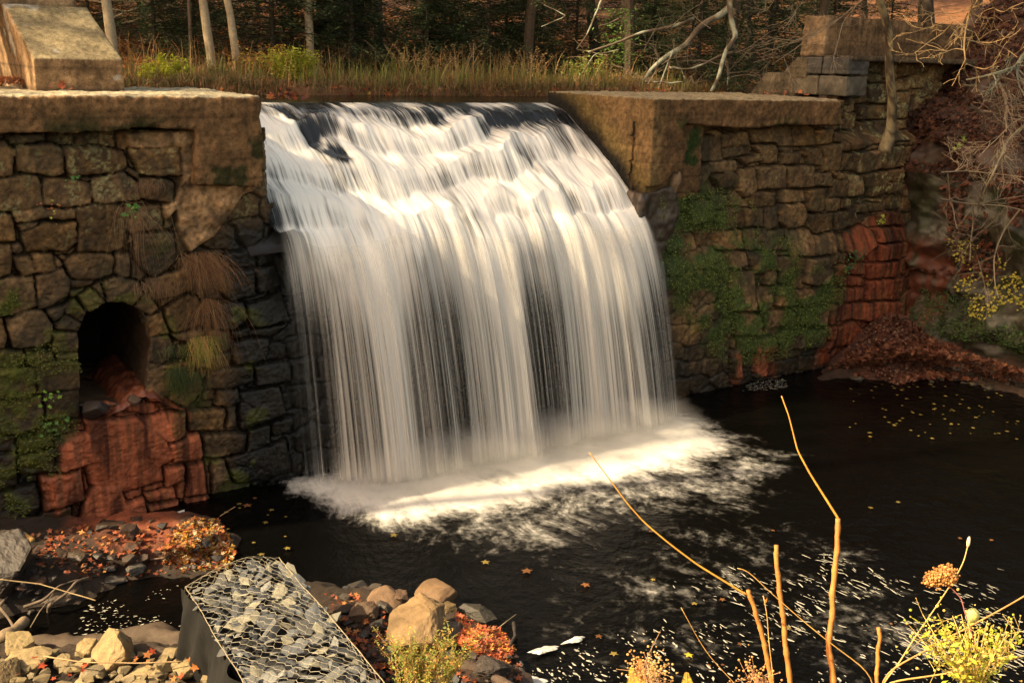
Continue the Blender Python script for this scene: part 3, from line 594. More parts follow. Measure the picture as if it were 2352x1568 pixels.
# --- right rocky bank (cliff)
t = np.arange(-9, 1.4, .045); z = np.arange(-.3, 9.5, .045); T, Z = np.meshgrid(t, z, indexing='ij')
bs = 15.0 + .25 * sst(0, 1.2, Z) - .12 * sst(1.2, 2.6, Z) + .10 * sst(3, 4.4, Z) + 1.25 * np.clip(Z - 4.35, 0, 9) + .18 * np.clip(Z - 3.3, 0, 2) + .10 * np.clip(-T - 3, 0, 9)
lump = fb2(T * 1.1 + Z * .5, Z * 1.5, 5, 111); led = np.abs(vn2(T * .8 + Z * .9, Z * 2.6 - T * .8, 112) - .5) * 2
bs = bs - .9 * (lump - .5) - .22 * (1 - led) - .10 * (fb2(T * 7, Z * 9, 3, 113) - .5) + .35 * sst(.9, .3, Z) * sst(-.4, -1.0, T)
V = WA(bs, T, Z)
k_ = fb2(T * 4, Z * 4, 5, 114)[..., None]; c = np.array([.027, .022, .014]) * (.1 + 1.8 * k_)
lm = (sst(.52, .62, fb2(T * 2.5, Z * 3, 4, 115)) * sst(.4, .6, fb2(T * 17, Z * 17, 3, 116)) * .5)[..., None]; c = c * (1 - lm) + np.array([.13, .12, .08]) * lm
gm = (sst(.5, .62, fb2(T * 2, Z * 1.6, 4, 117)) * .6)[..., None]; c = c * (1 - gm) + np.array([.022, .032, .009]) * gm
led2 = (sst(2.9, 3.9, Z + .9 * (fb2(T * 2, Z * 2, 3, 118) - .5)) * .85)[..., None]; c = c * (1 - led2) + np.array([.045, .020, .012]) * (.4 + 1.1 * k_) * led2
dw = sst(.9, .1, Z)[..., None] * .6; c = c * (1 - dw) + np.array([.012, .009, .006]) * dw
rd = (sst(-.12, .1, -np.abs(T + .35 - .25 * (2.3 - Z)) + .55 + .3 * (fb2(T * 3, Z * 3, 3, 119) - .5)) * sst(2.4, 2.0, Z) * sst(.4, .7, Z) * sst(.3, .6, fb2(T * 10, Z * 1.5, 3, 120)))[..., None]
c = c * (1 - rd) + np.array([.11, .032, .015]) * (.2 + 1.3 * k_) * rd
link_mesh('rocky_bank', V.reshape(-1, 3), grid_faces(len(t), len(z)), M_DARKROCK, col=c.reshape(-1, 3), smooth=True, kind='structure')
BANK = (t, z, bs)
def bank_pt(tt, zz):
    i = min(max(int((tt - t_b[0]) / .045), 0), len(t_b) - 1); j = min(max(int((zz - z_b[0]) / .045), 0), len(z_b) - 1)
    return W(bs_b[i, j], tt, zz)
t_b, z_b, bs_b = BANK

# --- shore: rubble delta, near bank, foot of the right bank
def wpoly(pts, z=0.): return [tuple(onz(u, v, z)[:2]) for u, v in pts]
LANDS = [(wpoly([(-500,1150),(160,1195),(430,1180),(500,1195),(545,1245),(530,1300),(440,1325),(280,1335),(180,1385),(60,1400),(-100,1440),(-500,1500)]), .22, .55),
         (wpoly([(-500,1470),(100,1478),(420,1470),(470,1440),(620,1330),(740,1345),(1040,1378),(1180,1460),(1200,1500),(1215,1568),(1235,1720),(-500,1800)]), .22, .5),
         (wpoly([(1880,872),(1990,866),(2150,862),(2240,880),(2330,905),(2500,960),(2900,1100),(2900,700),(1900,700)]), .42, .42)]
def shorez(X, Y):
    z = np.full(X.shape, -.35)
    for P, zm, k in LANDS:
        d_ = sdf(P, X, Y) + .18 * (fb2(X * 2.2, Y * 2.2, 3, 201) - .5)
        z = np.maximum(z, np.clip(d_ * k, -.35, zm))
    z = np.maximum(z, 3.55 - .62 * (Y - 1.0)) if Y.min() < 7 else z
    return z + .10 * (fb2(X * 3.1, Y * 3.1, 4, 202) - .5) * sst(-.1, .1, z)
def make_shore(x0, x1, y0, y1, res, name, colf):
    x = np.arange(x0, x1, res); y = np.arange(y0, y1, res); X, Y = np.meshgrid(x, y, indexing='ij'); Zs = shorez(X, Y)
    V = np.stack([X, Y, Zs + .09 * (fb2(X * 11, Y * 11, 4, 203) - .5) * sst(-.15, .05, Zs)], -1)
    link_mesh(name, V.reshape(-1, 3), grid_faces(len(x), len(y)), M_SOIL, col=colf(X, Y, Zs).reshape(-1, 3), smooth=True, kind='structure')
def shorecol(X, Y, Z):
    k = fb2(X * 5, Y * 5, 5, 204)[..., None]
    c = np.array([.026, .017, .011]) * (.3 + 1.5 * k)
    P = wpoly([(160,1200),(430,1180),(450,1210),(400,1260),(350,1300),(200,1290)])
    r = sst(-.2, .3, sdf(P, X, Y) + .5 * (fb2(X * 3, Y * 3, 4, 205) - .5))[..., None]
    return c * (1 - r) + np.array([.20, .055, .024]) * (.3 + 1.1 * k) * r
def shorecol2(X, Y, Z):
    k = fb2(X * 5, Y * 5, 5, 206)[..., None]; return np.array([.028, .015, .009]) * (.4 + 1.3 * k)
make_shore(-9, 3.2, 6.4, 11.4, .035, 'creek_shore', shorecol)
make_shore(-9, 10, -3, 6.45, .12, 'near_bank', shorecol)
make_shore(4.8, 13, 11.5, 20.5, .05, 'right_shore', shorecol2)

# ================================================================== WATER
def watermat():
    m, nt, b = nm('pool_water'); f = nd(nt, 'ShaderNodeAttribute', attribute_name='foam').outputs['Fac']
    uv = nd(nt, 'ShaderNodeAttribute', attribute_name='flow').outputs['Vector']
    tc = nd(nt, 'ShaderNodeTexCoord').outputs['Object']
    n1 = noise_(nt, uv, 1.0, 8, .68); n2 = noise_(nt, tc, 9., 6, .65)
    s_ = math_(nt, 'ADD', math_(nt, 'MULTIPLY', n1, .66), math_(nt, 'MULTIPLY', n2, .34))
    x = math_(nt, 'SUBTRACT', math_(nt, 'ADD', math_(nt, 'MULTIPLY', f, 1.1), math_(nt, 'MULTIPLY', s_, 1.9)), 1.42)
    mr = nd(nt, 'ShaderNodeMapRange', interpolation_type='SMOOTHERSTEP'); nt.links.new(x, mr.inputs[0]); mr.inputs[1].default_value = -.05; mr.inputs[2].default_value = .85
    fac = math_(nt, 'MULTIPLY', mr.outputs[0], .95)
    mx = nd(nt, 'ShaderNodeMix', data_type='RGBA'); nt.links.new(fac, mx.inputs[0]); mx.inputs[6].default_value = (.0016, .0015, .0014, 1); mx.inputs[7].default_value = (.60, .58, .54, 1)
    nt.links.new(mx.outputs[2], b.inputs['Base Color'])
    nt.links.new(math_(nt, 'ADD', math_(nt, 'MULTIPLY', fac, .6), .12), b.inputs['Roughness']); b.inputs['IOR'].default_value = 1.33
    b.inputs['Specular IOR Level'].default_value = .20
    bp = nd(nt, 'ShaderNodeBump'); bp.inputs['Strength'].default_value = .6; bp.inputs['Distance'].default_value = .04
    nt.links.new(math_(nt, 'ADD', n1, noise_(nt, tc, 5., 3)), bp.inputs['Height']); nt.links.new(bp.outputs[0], b.inputs['Normal'])
    return m
M_POOL = watermat()
x = np.arange(-7.5, 12, .05); y = np.arange(6.0, 20.5, .05); X, Y = np.meshgrid(x, y, indexing='ij')
core = wpoly([(650,1104),(740,1092),(950,1085),(1225,1040),(1400,1000),(1560,950),(1620,975),(1660,1020),(1560,1060),(1420,1095),(1250,1130),(1100,1165),(980,1195),(880,1205),(800,1180),(735,1145)])
halo = wpoly([(600,1110),(740,1085),(1225,1030),(1560,940),(1650,950),(1780,1010),(1900,1070),(1800,1090),(1500,1160),(1250,1230),(1050,1265),(900,1250),(760,1200),(680,1150)])
dc = sdf(core, X, Y); dh = sdf(halo, X, Y)
foam = (.62 + .55 * (fb2(X * 1.6 + Y * .5, Y * 1.6, 4, 77) - .5)) * sst(-.42, .40, dc) + .44 * sst(-.8, .5, dh)
stream = wpoly([(1250,1180),(1700,1060),(1950,1180),(2400,1400),(2500,1700),(1700,1700),(1200,1520),(1050,1400),(1100,1280)])
foam += .42 * sst(-1.0, 1.2, sdf(stream, X, Y) + 1.2 * (fb2(X * .8, Y * .8, 3, 7) - .5))
foam -= .12 * sst(-.5, 1., sdf(wpoly([(-300,1150),(620,1130),(760,1230),(760,1340),(400,1450),(-300,1500)]), X, Y))
P = np.stack([X, Y, 0 * X], -1); src = W(4.6, 2.6, 0)[:2]
th = np.arctan2(X - src[0], -(Y - src[1])); rr = np.hypot(X - src[0], Y - src[1])
th = th + .16 * (fb2(X * .7, Y * .7, 3, 9) - .5)
swirl = fb2(X * .9, Y * .9, 3, 19)
uvf = np.stack([th * 17 + 2.5 * swirl, rr * 1.3 + 2 * swirl], -1).reshape(-1, 2)
Zw = .022 * (fb2(X * 1.7, Y * 1.7, 4, 12) - .5) + .05 * sst(-.25, .55, dc) * fb2(X * 3, Y * 3, 3, 15)
link_mesh('pool_water', np.stack([X, Y, Zw], -1).reshape(-1, 3), grid_faces(len(x), len(y)), M_POOL, uv=uvf, attrs={'foam': foam.ravel()}, smooth=True, kind='structure')
# far-off pool (beyond the detailed sheet) and the still water above the dam
V = [(-60, -20, -.05), (60, -20, -.05), (60, 40, -.05), (-60, 40, -.05)]
link_mesh('creek_water', V, [[0, 1, 2, 3]], M_POOL, uv=np.zeros((4, 2)), attrs={'foam': np.zeros(4)}, kind='structure')
s = np.linspace(-25, 30, 160); t = np.linspace(2.62, 5.6, 20); S, T = np.meshgrid(s, t, indexing='ij'); V = WA(S, T, 4.505 + 0 * S)
link_mesh('pond_water', V.reshape(-1, 3), grid_faces(160, 20), M_POOL, uv=np.zeros((3200, 2)), attrs={'foam': np.zeros(3200)}, smooth=True, kind='structure')

def fallmat(name):
    m, nt, b = nm(name); uv = nd(nt, 'ShaderNodeAttribute', attribute_name='flow').outputs['Vector']
    f = nd(nt, 'ShaderNodeAttribute', attribute_name='foam').outputs['Fac']; mask = nd(nt, 'ShaderNodeAttribute', attribute_name='mask').outputs['Fac']; solid = nd(nt, 'ShaderNodeAttribute', attribute_name='solid').outputs['Fac']
    def sv(x, y, off=0):
        mp = nd(nt, 'ShaderNodeMapping'); nt.links.new(uv, mp.inputs[0]); mp.inputs['Scale'].default_value = (x, y, 1); mp.inputs['Location'].default_value = (off, off * .37, 0); return mp.outputs[0]
    n1 = noise_(nt, sv(5.5, .55), 1., 4, .6); n2 = noise_(nt, sv(24, .9, 5), 1., 4, .62); n3 = noise_(nt, sv(80, 2.2, 9), 1., 2, .5)
    s_ = math_(nt, 'ADD', math_(nt, 'ADD', math_(nt, 'MULTIPLY', n1, .34), math_(nt, 'MULTIPLY', n2, .46)), math_(nt, 'MULTIPLY', n3, .20))
    x = math_(nt, 'ADD', f, math_(nt, 'MULTIPLY', math_(nt, 'SUBTRACT', s_, .5), 3.8))
    mr = nd(nt, 'ShaderNodeMapRange', interpolation_type='SMOOTHSTEP'); nt.links.new(x, mr.inputs[0]); mr.inputs[1].default_value = -.05; mr.inputs[2].default_value = 1.15
    fac = mr.outputs[0]
    mx = nd(nt, 'ShaderNodeMix', data_type='RGBA'); mx.inputs[6].default_value = (.012, .013, .015, 1); mx.inputs[7].default_value = (.90, .85, .765, 1)
    # in free fall the sheet is all white water, thin where it is not dense
    nt.links.new(math_(nt, 'MAXIMUM', fac, math_(nt, 'SUBTRACT', 1.0, solid)), mx.inputs[0])
    nt.links.new(mx.outputs[2], b.inputs['Base Color']); nt.links.new(math_(nt, 'ADD', math_(nt, 'MULTIPLY', fac, .5), .16), b.inputs['Roughness'])
    b.inputs['Specular IOR Level'].default_value = .4
    bp = nd(nt, 'ShaderNodeBump'); bp.inputs['Strength'].default_value = .5; bp.inputs['Distance'].default_value = .035
    nt.links.new(s_, bp.inputs['Height']); nt.links.new(bp.outputs[0], b.inputs['Normal'])
    tl = nd(nt, 'ShaderNodeBsdfTranslucent'); tl.inputs[0].default_value = (.90, .84, .74, 1)
    m1 = nd(nt, 'ShaderNodeMixShader'); nt.links.new(math_(nt, 'MULTIPLY', math_(nt, 'SUBTRACT', 1.0, solid), .35), m1.inputs[0]); nt.links.new(b.outputs[0], m1.inputs[1]); nt.links.new(tl.outputs[0], m1.inputs[2])
    al = math_(nt, 'MULTIPLY', math_(nt, 'MAXIMUM', solid, math_(nt, 'MULTIPLY', fac, .96)), mask)
    tp = nd(nt, 'ShaderNodeBsdfTransparent'); m2 = nd(nt, 'ShaderNodeMixShader'); nt.links.new(al, m2.inputs[0]); nt.links.new(tp.outputs[0], m2.inputs[1]); nt.links.new(m1.outputs[0], m2.inputs[2])
    nt.links.new(m2.outputs[0], nt.nodes['Material Output'].inputs[0]); return m
fall = empty('waterfall', W(5.4, -.3, 0), label='silky white waterfall pouring over the dam between the two walls', category='waterfall', kind='structure')
us = [640,690,730,800,860,900,930,960,1000,1050,1100,1150,1190,1215,1245,1280,1330,1380,1420,1460,1500,1530,1556]
dens = [.02,.10,.26,.34,.70,1.1,.85,.30,.36,.46,.70,.90,.98,.36,.18,.46,.80,.92,.84,.6,.46,.36,.05]
sd = [SZ(u, 820, -.55)[0] for u in us]
def sheet(L, vf, al, zo, t_start, ns_, nc_, nf_):
    """one sheet of water: over the stepped spillway (nc_ rows), then free fall (nf_ rows)"""
    s = np.linspace(2.28 if L == 0 else 2.5, 8.21, ns_)
    z1 = s * 0; jag = .10 * (fb2(s * 1.5, z1, 3, 360) - .5) + .05 * (fb2(s * 6, z1, 2, 361) - .5)
    te = .02 - jag * .6                                            # where the sheet leaves the rock
    q = np.linspace(0, 1, nc_); T = t_start + (te[:, None] - t_start) * q[None]; S = np.broadcast_to(s[:, None], T.shape).copy()
    rid = fb2(S * 1.6, T * .9, 4, 302) - .5
    shift = 1.1 * (fb2(S * .6, T * .35, 3, 310) - .5) + .45 * (fb2(S * 2.4, T * .7, 3, 311) - .5) + .06 * (S - 5.4) * 0
    pr_ = (1.95 - T + shift) / .62; fr_ = np.mod(pr_, 1.0); lev = np.floor(pr_)
    amp_s = .45 + .9 * _h(lev, np.floor(S * .9 + .3 * lev), lev * 0, 77); 
    g_ = np.where(fr_ < .55, .12 * fr_ / .55, .12 + .88 * (fr_ - .55) / .45); dv_ = fr_ - g_
    steps = dv_ * .40 * (.05 + 1.6 * fb2(S * 1.5, T * 1.2, 3, 312)) * sst(2.3, 1.3, T); riser = sst(.60, .80, fr_) * sst(1.02, .92, fr_)
    amp = sst(2.35, 1.7, T) * sst(8.25, 7.8, S)
    Zc = zc(T) + steps * amp + .12 * rid * amp + .07 * (fb2(S * 7, T * .9, 3, 304) - .5) * sst(2.5, 2.0, T)
    cx = 3.50 + .30 * (2.1 - T)
    gap = .75 * sst(.20, .02, np.abs(S - cx) + .22 * (fb2(S * 5, T * 3, 3, 309) - .5)) * sst(.75, 1.05, T) * sst(2.55, 2.3, T)
    Zc = Zc - .06 * gap
    fo = -.10 + 1.35 * sst(2.45, 1.05, T + .7 * (fb2(S * 1.1, T * .4, 3, 305) - .5) + .38 * sst(6.0, 7.6, S) - .50 * sst(4.9, 3.0, S)) + .60 * sst(2.60, 2.48, T) * sst(1.9, 2.3, T) * sst(.42, .58, fb2(S * 2.5, S * 0, 3, 306)) + .55 * rid
    fo = fo - 1.3 * gap * (.5 + .9 * fb2(S * 4, T * 4, 3, 307)) - .55 * sst(.40, .30, fb2(S * 3.3, T * .8, 3, 308)) * amp
    fo = np.minimum(fo, 1.10) - .30 * riser * amp - 1.1 * sst(2.75, 2.45, S) * sst(1.2, .3, T) - .9 * sst(2.65, 2.72, T) - .5 * sst(2.75, 2.35, S)
    ze = Zc[:, -1] + zo
    # free fall
    v0 = (.55 + .75 * sst(2.6, 3.5, s) + .45 * (fb2(s * 1.2, z1, 3, 320) - .5) + .12 * (fb2(s * 7, z1, 3, 321) - .5) - .1 * sst(7.6, 8.2, s)) * vf
    qf = np.linspace(0, 1, nf_ + 1)[1:] ** 1.5; drop = ze[:, None] * qf[None]; vz = (.85 * v0)[:, None]
    tf = (-vz + np.sqrt(vz ** 2 + 19.6 * drop)) / 9.8
    Tf = te[:, None] - v0[:, None] * tf; Zf = ze[:, None] - drop
    Sf = s[:, None] + (.16 + .10 * sst(4, 2.6, s) + .34 * sst(6.4, 8.2, s))[:, None] * tf + .05 * (fb2(s[:, None] * 6, drop * .3, 3, 330 + L) - .5) * tf
    dn = np.interp(Sf, sd, dens) + .36 * (fb2(s * 4, z1, 3, 340 + L)[:, None] - .5)
    ff = -.10 - .12 * L + al * 1.05 * dn * (1.0 - .18 * sst(.5, 2.2, drop)) + (.80 - .3 * L) * sst(1.5, .0, drop + .9 * (fb2(s * 2.2, z1, 3, 350 + L)[:, None] - .5)) + .22 * sst(.6, .0, Zf)
    ff = fo[:, -1:] * (1 - sst(0, .55, drop)) + ff * sst(0, .55, drop)
    solid = sst(.75, .05, drop + .9 * (fb2(s * 3.5, z1, 3, 352)[:, None] - .5)) * sst(2.6, 2.9, Sf)
    mask = sst(2.50, 2.85, Sf + .2 * (vn2(Sf * 9, Sf * 0, 3) - .5)) * sst(8.24, 8.02, s[:, None] + 0 * Sf + .1 * (vn2(Sf * 14, Sf * 0, 4) - .5)) * sst(-.02, .16, Zf)
    Lp = np.r_[0, np.cumsum(np.hypot(np.diff(T[5]), np.diff(zc(T[5]))))]
    wob = .06 * (fb2(S * 2, T * 1.2, 2, 5) - .5)
    if L == 0:
        S_, T_, Z_ = np.concatenate([S, Sf], 1), np.concatenate([T, Tf], 1), np.concatenate([Zc, Zf], 1)
        fo_ = np.concatenate([fo, ff], 1); so_ = np.concatenate([fo * 0 + 1, solid], 1); mk = np.concatenate([1 - sst(2.62, 2.46, S + .12 * (fb2(S * 8, T * 8, 3, 8) - .5)) * sst(.9, .5, T), np.maximum(mask, 0)], 1)
        U = np.concatenate([S + wob, np.broadcast_to((s + wob[:, -1])[:, None], Zf.shape)], 1); Vv = np.concatenate([np.broadcast_to(Lp, S.shape), Lp[-1] + .30 * np.log1p(drop * 3)], 1)
    else:
        S_, T_, Z_, fo_, so_, mk = Sf, Tf, Zf, ff, solid * 0, mask * sst(.05, .5, drop); U = np.broadcast_to(s[:, None] + 13.7 * L, Zf.shape); Vv = .30 * np.log1p(drop * 3)
    V = WA(S_, T_, Z_)
    link_mesh('water_sheet', V.reshape(-1, 3), grid_faces(*S_.shape), M_FALL, fall, uv=np.stack([U, Vv], -1).reshape(-1, 2), attrs={'foam': fo_.ravel(), 'mask': mk.ravel(), 'solid': so_.ravel()}, smooth=True)
M_FALL = fallmat('falling_water')
sheet(0, 1.0, 1.0, 0, 2.75, 520, 230, 110)
sheet(1, .70, .60, -.05, 2.75, 360, 60, 70)
sheet(2, 1.18, .45, -.02, 2.75, 360, 60, 70)

# ================================================================== ROCKS
import bmesh
_ico = {}
def ico(sub):
    if sub not in _ico:
        bm = bmesh.new(); bmesh.ops.create_icosphere(bm, subdivisions=sub, radius=1)
        V = np.array([v.co[:] for v in bm.verts]); V /= np.linalg.norm(V, axis=1)[:, None]
        Fs = np.array([[v.index for v in f.verts] for f in bm.faces], dtype=np.int32); bm.free(); _ico[sub] = (V, Fs)
    return _ico[sub]
def rockV(size, seed, sub=4, ang=1.0, nz=.05):
    ang = ang * 2.6; r_ = np.random.default_rng(seed); Dv, Fs = ico(sub)
    K = int(11 + 8 * r_.random()); Pn = r_.normal(size=(K, 3)); Pn /= np.linalg.norm(Pn, axis=1)[:, None]; hh = .60 + .30 * r_.random(K)
    q = hh[None] / np.maximum(Dv @ Pn.T, .08); q = np.concatenate([q, np.full((len(Dv), 1), 1.12)], 1)
    k_ = 14 * ang; rad = -np.log(np.exp(-k_ * q).sum(1)) / k_
    V = Dv * np.clip(rad, .3, 1.2)[:, None] / max(.5, np.percentile(rad, 85))
    V = V + Dv * (nz * 2 * (fb3(V + seed * 3.1, 2.2, 3, seed) - .5) + nz * .5 * 2 * (fb3(V + seed * 1.7, 7, 4, seed + 5) - .5) * 1.6)[:, None]
    V = V * np.asarray(size, float) ; a = r_.random() * 6.28; ca, sa = math.cos(a) , math.sin(a)
    return V, Fs
def hullrock(size, seed, npts=15, sub=0, nz=.04):
    r_ = np.random.default_rng(seed); P = r_.normal(size=(npts, 3)); P /= np.linalg.norm(P, axis=1)[:, None]; P *= (.80 + .30 * r_.random(npts))[:, None]
    P[:, 2] = np.clip(P[:, 2], -.75, .55 + .3 * r_.random())
    bm = bmesh.new(); vs_ = [bm.verts.new(p) for p in P]; res = bmesh.ops.convex_hull(bm, input=vs_)
    bmesh.ops.delete(bm, geom=[v for v in bm.verts if not v.link_faces], context='VERTS')
    if sub:
        for _ in range(sub): bmesh.ops.subdivide_edges(bm, edges=bm.edges[:], cuts=1, use_grid_fill=True)
        bmesh.ops.triangulate(bm, faces=bm.faces[:])
        for _ in range(1 if sub > 1 else 0): bmesh.ops.smooth_vert(bm, verts=bm.verts[:], factor=.35, use_axis_x=True, use_axis_y=True, use_axis_z=True)
    V = np.array([v.co[:] for v in bm.verts]); bm.verts.index_update(); Fs = [[v.index for v in f.verts] for f in bm.faces]; bm.free()
    if sub:
        Nn = V / np.linalg.norm(V, axis=1)[:, None]; V = V + Nn * (nz * 2 * (fb3(V + seed * 1.3, 2.5, 3, seed) - .5) + nz * 1.1 * 2 * (fb3(V + seed, 6.5, 4, seed + 3) - .5))[:, None]
    return V * np.asarray(size, float) * 1.08, Fs
def rockcol(V, base, seed):
    k_ = fb3(V + seed, 4, 5, seed)[:, None]; l = sst(.56, .68, fb3(V - seed, 7, 4, seed + 2))[:, None] * .35
    c = np.array(base) * (.5 + 1.0 * k_); return c * (1 - l) + np.array(base) * 1.7 * l
def rockpx(name, u, v, w, h, z, base, seed, label=None, cat='rock', group=None, mat=None, sub=4, deep=.9, ang=1., nz=.05, yaw=0.):
    """a rock whose middle is seen at (u, v) of the photo, standing with its middle at height z"""
    P = onz(u, v, z); d_ = -(CR.T @ (P - CP))[2]; k_ = d_ / F
    sx, sz = w / 2 * k_ * 1.06, h / 2 * k_ * 1.02; sy = (sx + sz) / 2 * deep * 1.1
    if nz > .036: V, Fs = hullrock((sx, sy, sz), seed, 16 if sub < 5 else 22, {2: 0, 3: 1, 4: 3, 5: 4}[sub], .05)
    else: V, Fs = rockV((sx, sy, sz), seed, sub, ang, nz)
    c = rockcol(V, np.array(base) * (.58 if base[0] > .18 else .62), seed)
    a = math.atan2(-P[0], P[1]) + yaw; ca, sa = math.cos(a), math.sin(a)
    V = np.stack([V[:, 0] * ca - V[:, 1] * sa, V[:, 0] * sa + V[:, 1] * ca, V[:, 2]], 1) + P
    pr = {}
    if label: pr['label'] = label
    if group: pr['group'] = group
    return link_mesh(name, V, Fs, mat or M_ROCK, col=c, smooth=(nz > .055), category=cat, **pr)
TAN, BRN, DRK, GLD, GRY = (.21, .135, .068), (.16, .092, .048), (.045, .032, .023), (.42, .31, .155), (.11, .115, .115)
big = [
 ('boulder', 963, 1438, 150, 150, .24, (.26,.165,.075), 11, 'large pointed tan boulder, tallest of the rocks beside the pool', 'boulder'),
 ('boulder', 1003, 1364, 98, 62, .12, (.20,.12,.06), 12, 'smooth rounded brown boulder behind the large pointed boulder', 'boulder'),
 ('boulder', 884, 1373, 96, 56, .12, (.20,.12,.065), 13, 'long brown boulder at the water edge left of the rounded one', 'boulder'),
 ('boulder', 917, 1376, 46, 52, .14, (.12,.07,.04), 14, 'dark upright brown stone wedged between two brown boulders', 'boulder'),
 ('boulder', 836, 1408, 66, 56, .12, (.13,.082,.048), 15, 'dull brown blocky boulder nearest the wire basket', 'boulder'),
 ('boulder', 1087, 1411, 90, 40, .03, (.04,.034,.024), 16, 'flat dark wet boulder lying half in the pool', 'boulder'),
 ('boulder', 1036, 1450, 64, 64, .10, (.075,.055,.038), 17, 'dark sloping stone leaning on the right of the large pointed boulder', 'boulder'),
 ('boulder', 1030, 1398, 36, 34, .10, (.15,.10,.04), 171, 'small ochre stone tucked behind the large pointed boulder', 'boulder'),
 ('boulder', 1122, 1534, 84, 56, .10, (.045,.035,.028), 18, 'rough dark boulder beside the log at the right end of the rocks', 'boulder'),
 ('boulder', 262, 1500, 98, 118, .32, (.36,.25,.115), 19, 'tall square golden boulder in front of the driftwood log', 'boulder'),
 ('boulder', 203, 1490, 52, 58, .26, (.33,.24,.11), 20, 'small golden stone touching the left side of the tall square boulder', 'boulder'),
 ('boulder', 40, 1478, 68, 60, .28, (.38,.28,.13), 21, 'wedge shaped golden boulder at the left edge, upper of the pile', 'boulder'),
 ('boulder', 62, 1520, 108, 58, .28, (.42,.31,.15), 22, 'broad slabby golden boulder in the left foreground pile', 'boulder'),
 ('boulder', 14, 1548, 66, 80, .24, (.20,.14,.065), 23, 'brown boulder cut off by the bottom left corner', 'boulder'),
 ('boulder', 435, 1488, 48, 42, .26, (.42,.32,.15), 24, 'small bright stone resting on the black cloth by the basket', 'boulder'),
 ('boulder', 440, 1538, 76, 52, .22, (.36,.27,.13), 25, 'golden brown stone just left of the foot of the wire basket', 'boulder'),
 ('boulder', 213, 1548, 68, 44, .2, (.30,.24,.14), 26, 'greyish stone below the tall square boulder, left', 'boulder'),
 ('boulder', 345, 1545, 90, 40, .2, (.40,.30,.15), 27, 'low pale stone between the tall square boulder and the basket', 'boulder'),
 ('boulder', 150, 1525, 50, 50, .2, (.32,.24,.12), 28, 'small golden stone between the broad slab and the grey stone', 'boulder'),
 ('boulder', 140, 1362, 120, 44, .05, (.085,.060,.038), 29, 'flat brown slab lying in the still side water', 'boulder'),
 ('boulder', 54, 1357, 42, 44, .08, (.06,.058,.055), 30, 'grey stone left of the flat brown slab in the side water', 'boulder'),
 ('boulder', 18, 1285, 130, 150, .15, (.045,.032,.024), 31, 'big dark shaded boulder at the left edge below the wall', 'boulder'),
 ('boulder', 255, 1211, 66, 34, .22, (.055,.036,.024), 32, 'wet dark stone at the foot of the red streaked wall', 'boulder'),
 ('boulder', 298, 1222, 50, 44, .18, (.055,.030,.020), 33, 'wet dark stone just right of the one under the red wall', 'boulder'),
 ('boulder', 178, 1282, 46, 42, .14, (.055,.036,.022), 34, 'brown upright stone in the middle of the leaf strewn rubble', 'boulder'),
 ('boulder', 313, 1306, 46, 28, .1, (.085,.075,.062), 35, 'grey flat stone at the front edge of the leafy rubble', 'boulder'),
 ('boulder', 252, 1335, 74, 20, .02, (.075,.065,.055), 36, 'low grey stone awash at the edge of the side water', 'boulder'),
 ('boulder', 2215, 845, 62, 26, .12, (.10,.085,.06), 37, 'flat olive stone on the far right shore', 'boulder'),
 ('boulder', 2262, 862, 40, 30, .08, (.075,.062,.045), 38, 'small angular stone beside the blue ball', 'boulder'),
]
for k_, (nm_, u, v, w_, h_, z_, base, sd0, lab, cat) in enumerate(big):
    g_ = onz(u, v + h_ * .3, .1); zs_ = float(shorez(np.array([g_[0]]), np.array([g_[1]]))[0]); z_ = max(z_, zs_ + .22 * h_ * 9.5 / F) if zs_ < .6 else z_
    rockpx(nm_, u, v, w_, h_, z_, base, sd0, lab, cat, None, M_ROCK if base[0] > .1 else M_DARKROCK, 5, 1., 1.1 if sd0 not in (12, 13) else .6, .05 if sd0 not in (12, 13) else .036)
# smaller stones, individually, kept apart by a dart throw
def zone(pts, z=.0): return pts
def scatter(poly, n_, w_rng, base_list, label, group, seed, zf=.5, mat=None, name='stone', avoid=0.8, zadd=.0):
    r_ = np.random.default_rng(seed); P = np.array(poly); pl = []
    for _ in range(n_ * 30):
        if len(pl) >= n_: break
        u, v = P[:, 0].min() + r_.random() * np.ptp(P[:, 0]), P[:, 1].min() + r_.random() * np.ptp(P[:, 1])
        w_ = w_rng[0] + (w_rng[1] - w_rng[0]) * r_.random() ** 1.6
        if not inpoly(P, u, v) or any((u - a) ** 2 + (1.6 * (v - b_)) ** 2 < (avoid * (w_ + c_) / 2) ** 2 for a, b_, c_ in pl): continue
        pl.append((u, v, w_))
    for u, v, w_ in pl:
        g = onz(u, v, .1); zz = max(float(shorez(np.array([g[0]]), np.array([g[1]]))[0]), -.02)
        base = np.array(base_list[r_.integers(len(base_list))]) * (.7 + .6 * r_.random())
        rockpx(name, u, v, w_, w_ * (.5 + .4 * r_.random()), zz + .02 + zadd, base, int(r_.integers(1e6)), label, 'stone', group, mat or M_DARKROCK, 3, 1., 1.2, .04, r_.random())
scatter([(90,1215),(230,1190),(420,1195),(520,1235),(500,1300),(380,1322),(250,1330),(100,1385),(30,1350)], 95, (10, 40), [(.05,.032,.022), (.06,.03,.018), (.08,.04,.022), (.045,.035,.03)], 'small wet stone among the leafy rubble below the red streaked wall', 'rubble stones below the red wall', 901, avoid=.62)
scatter([(740,1345),(860,1340),(900,1390),(880,1440),(900,1500),(1180,1500),(1210,1568),(880,1568),(800,1450)], 85, (16, 56), [(.06,.058,.056), (.075,.06,.045), (.05,.042,.034), (.05,.03,.02)], 'small dark angular stone between the wire basket and the big boulders', 'rubble stones by the boulders', 902, avoid=.62)
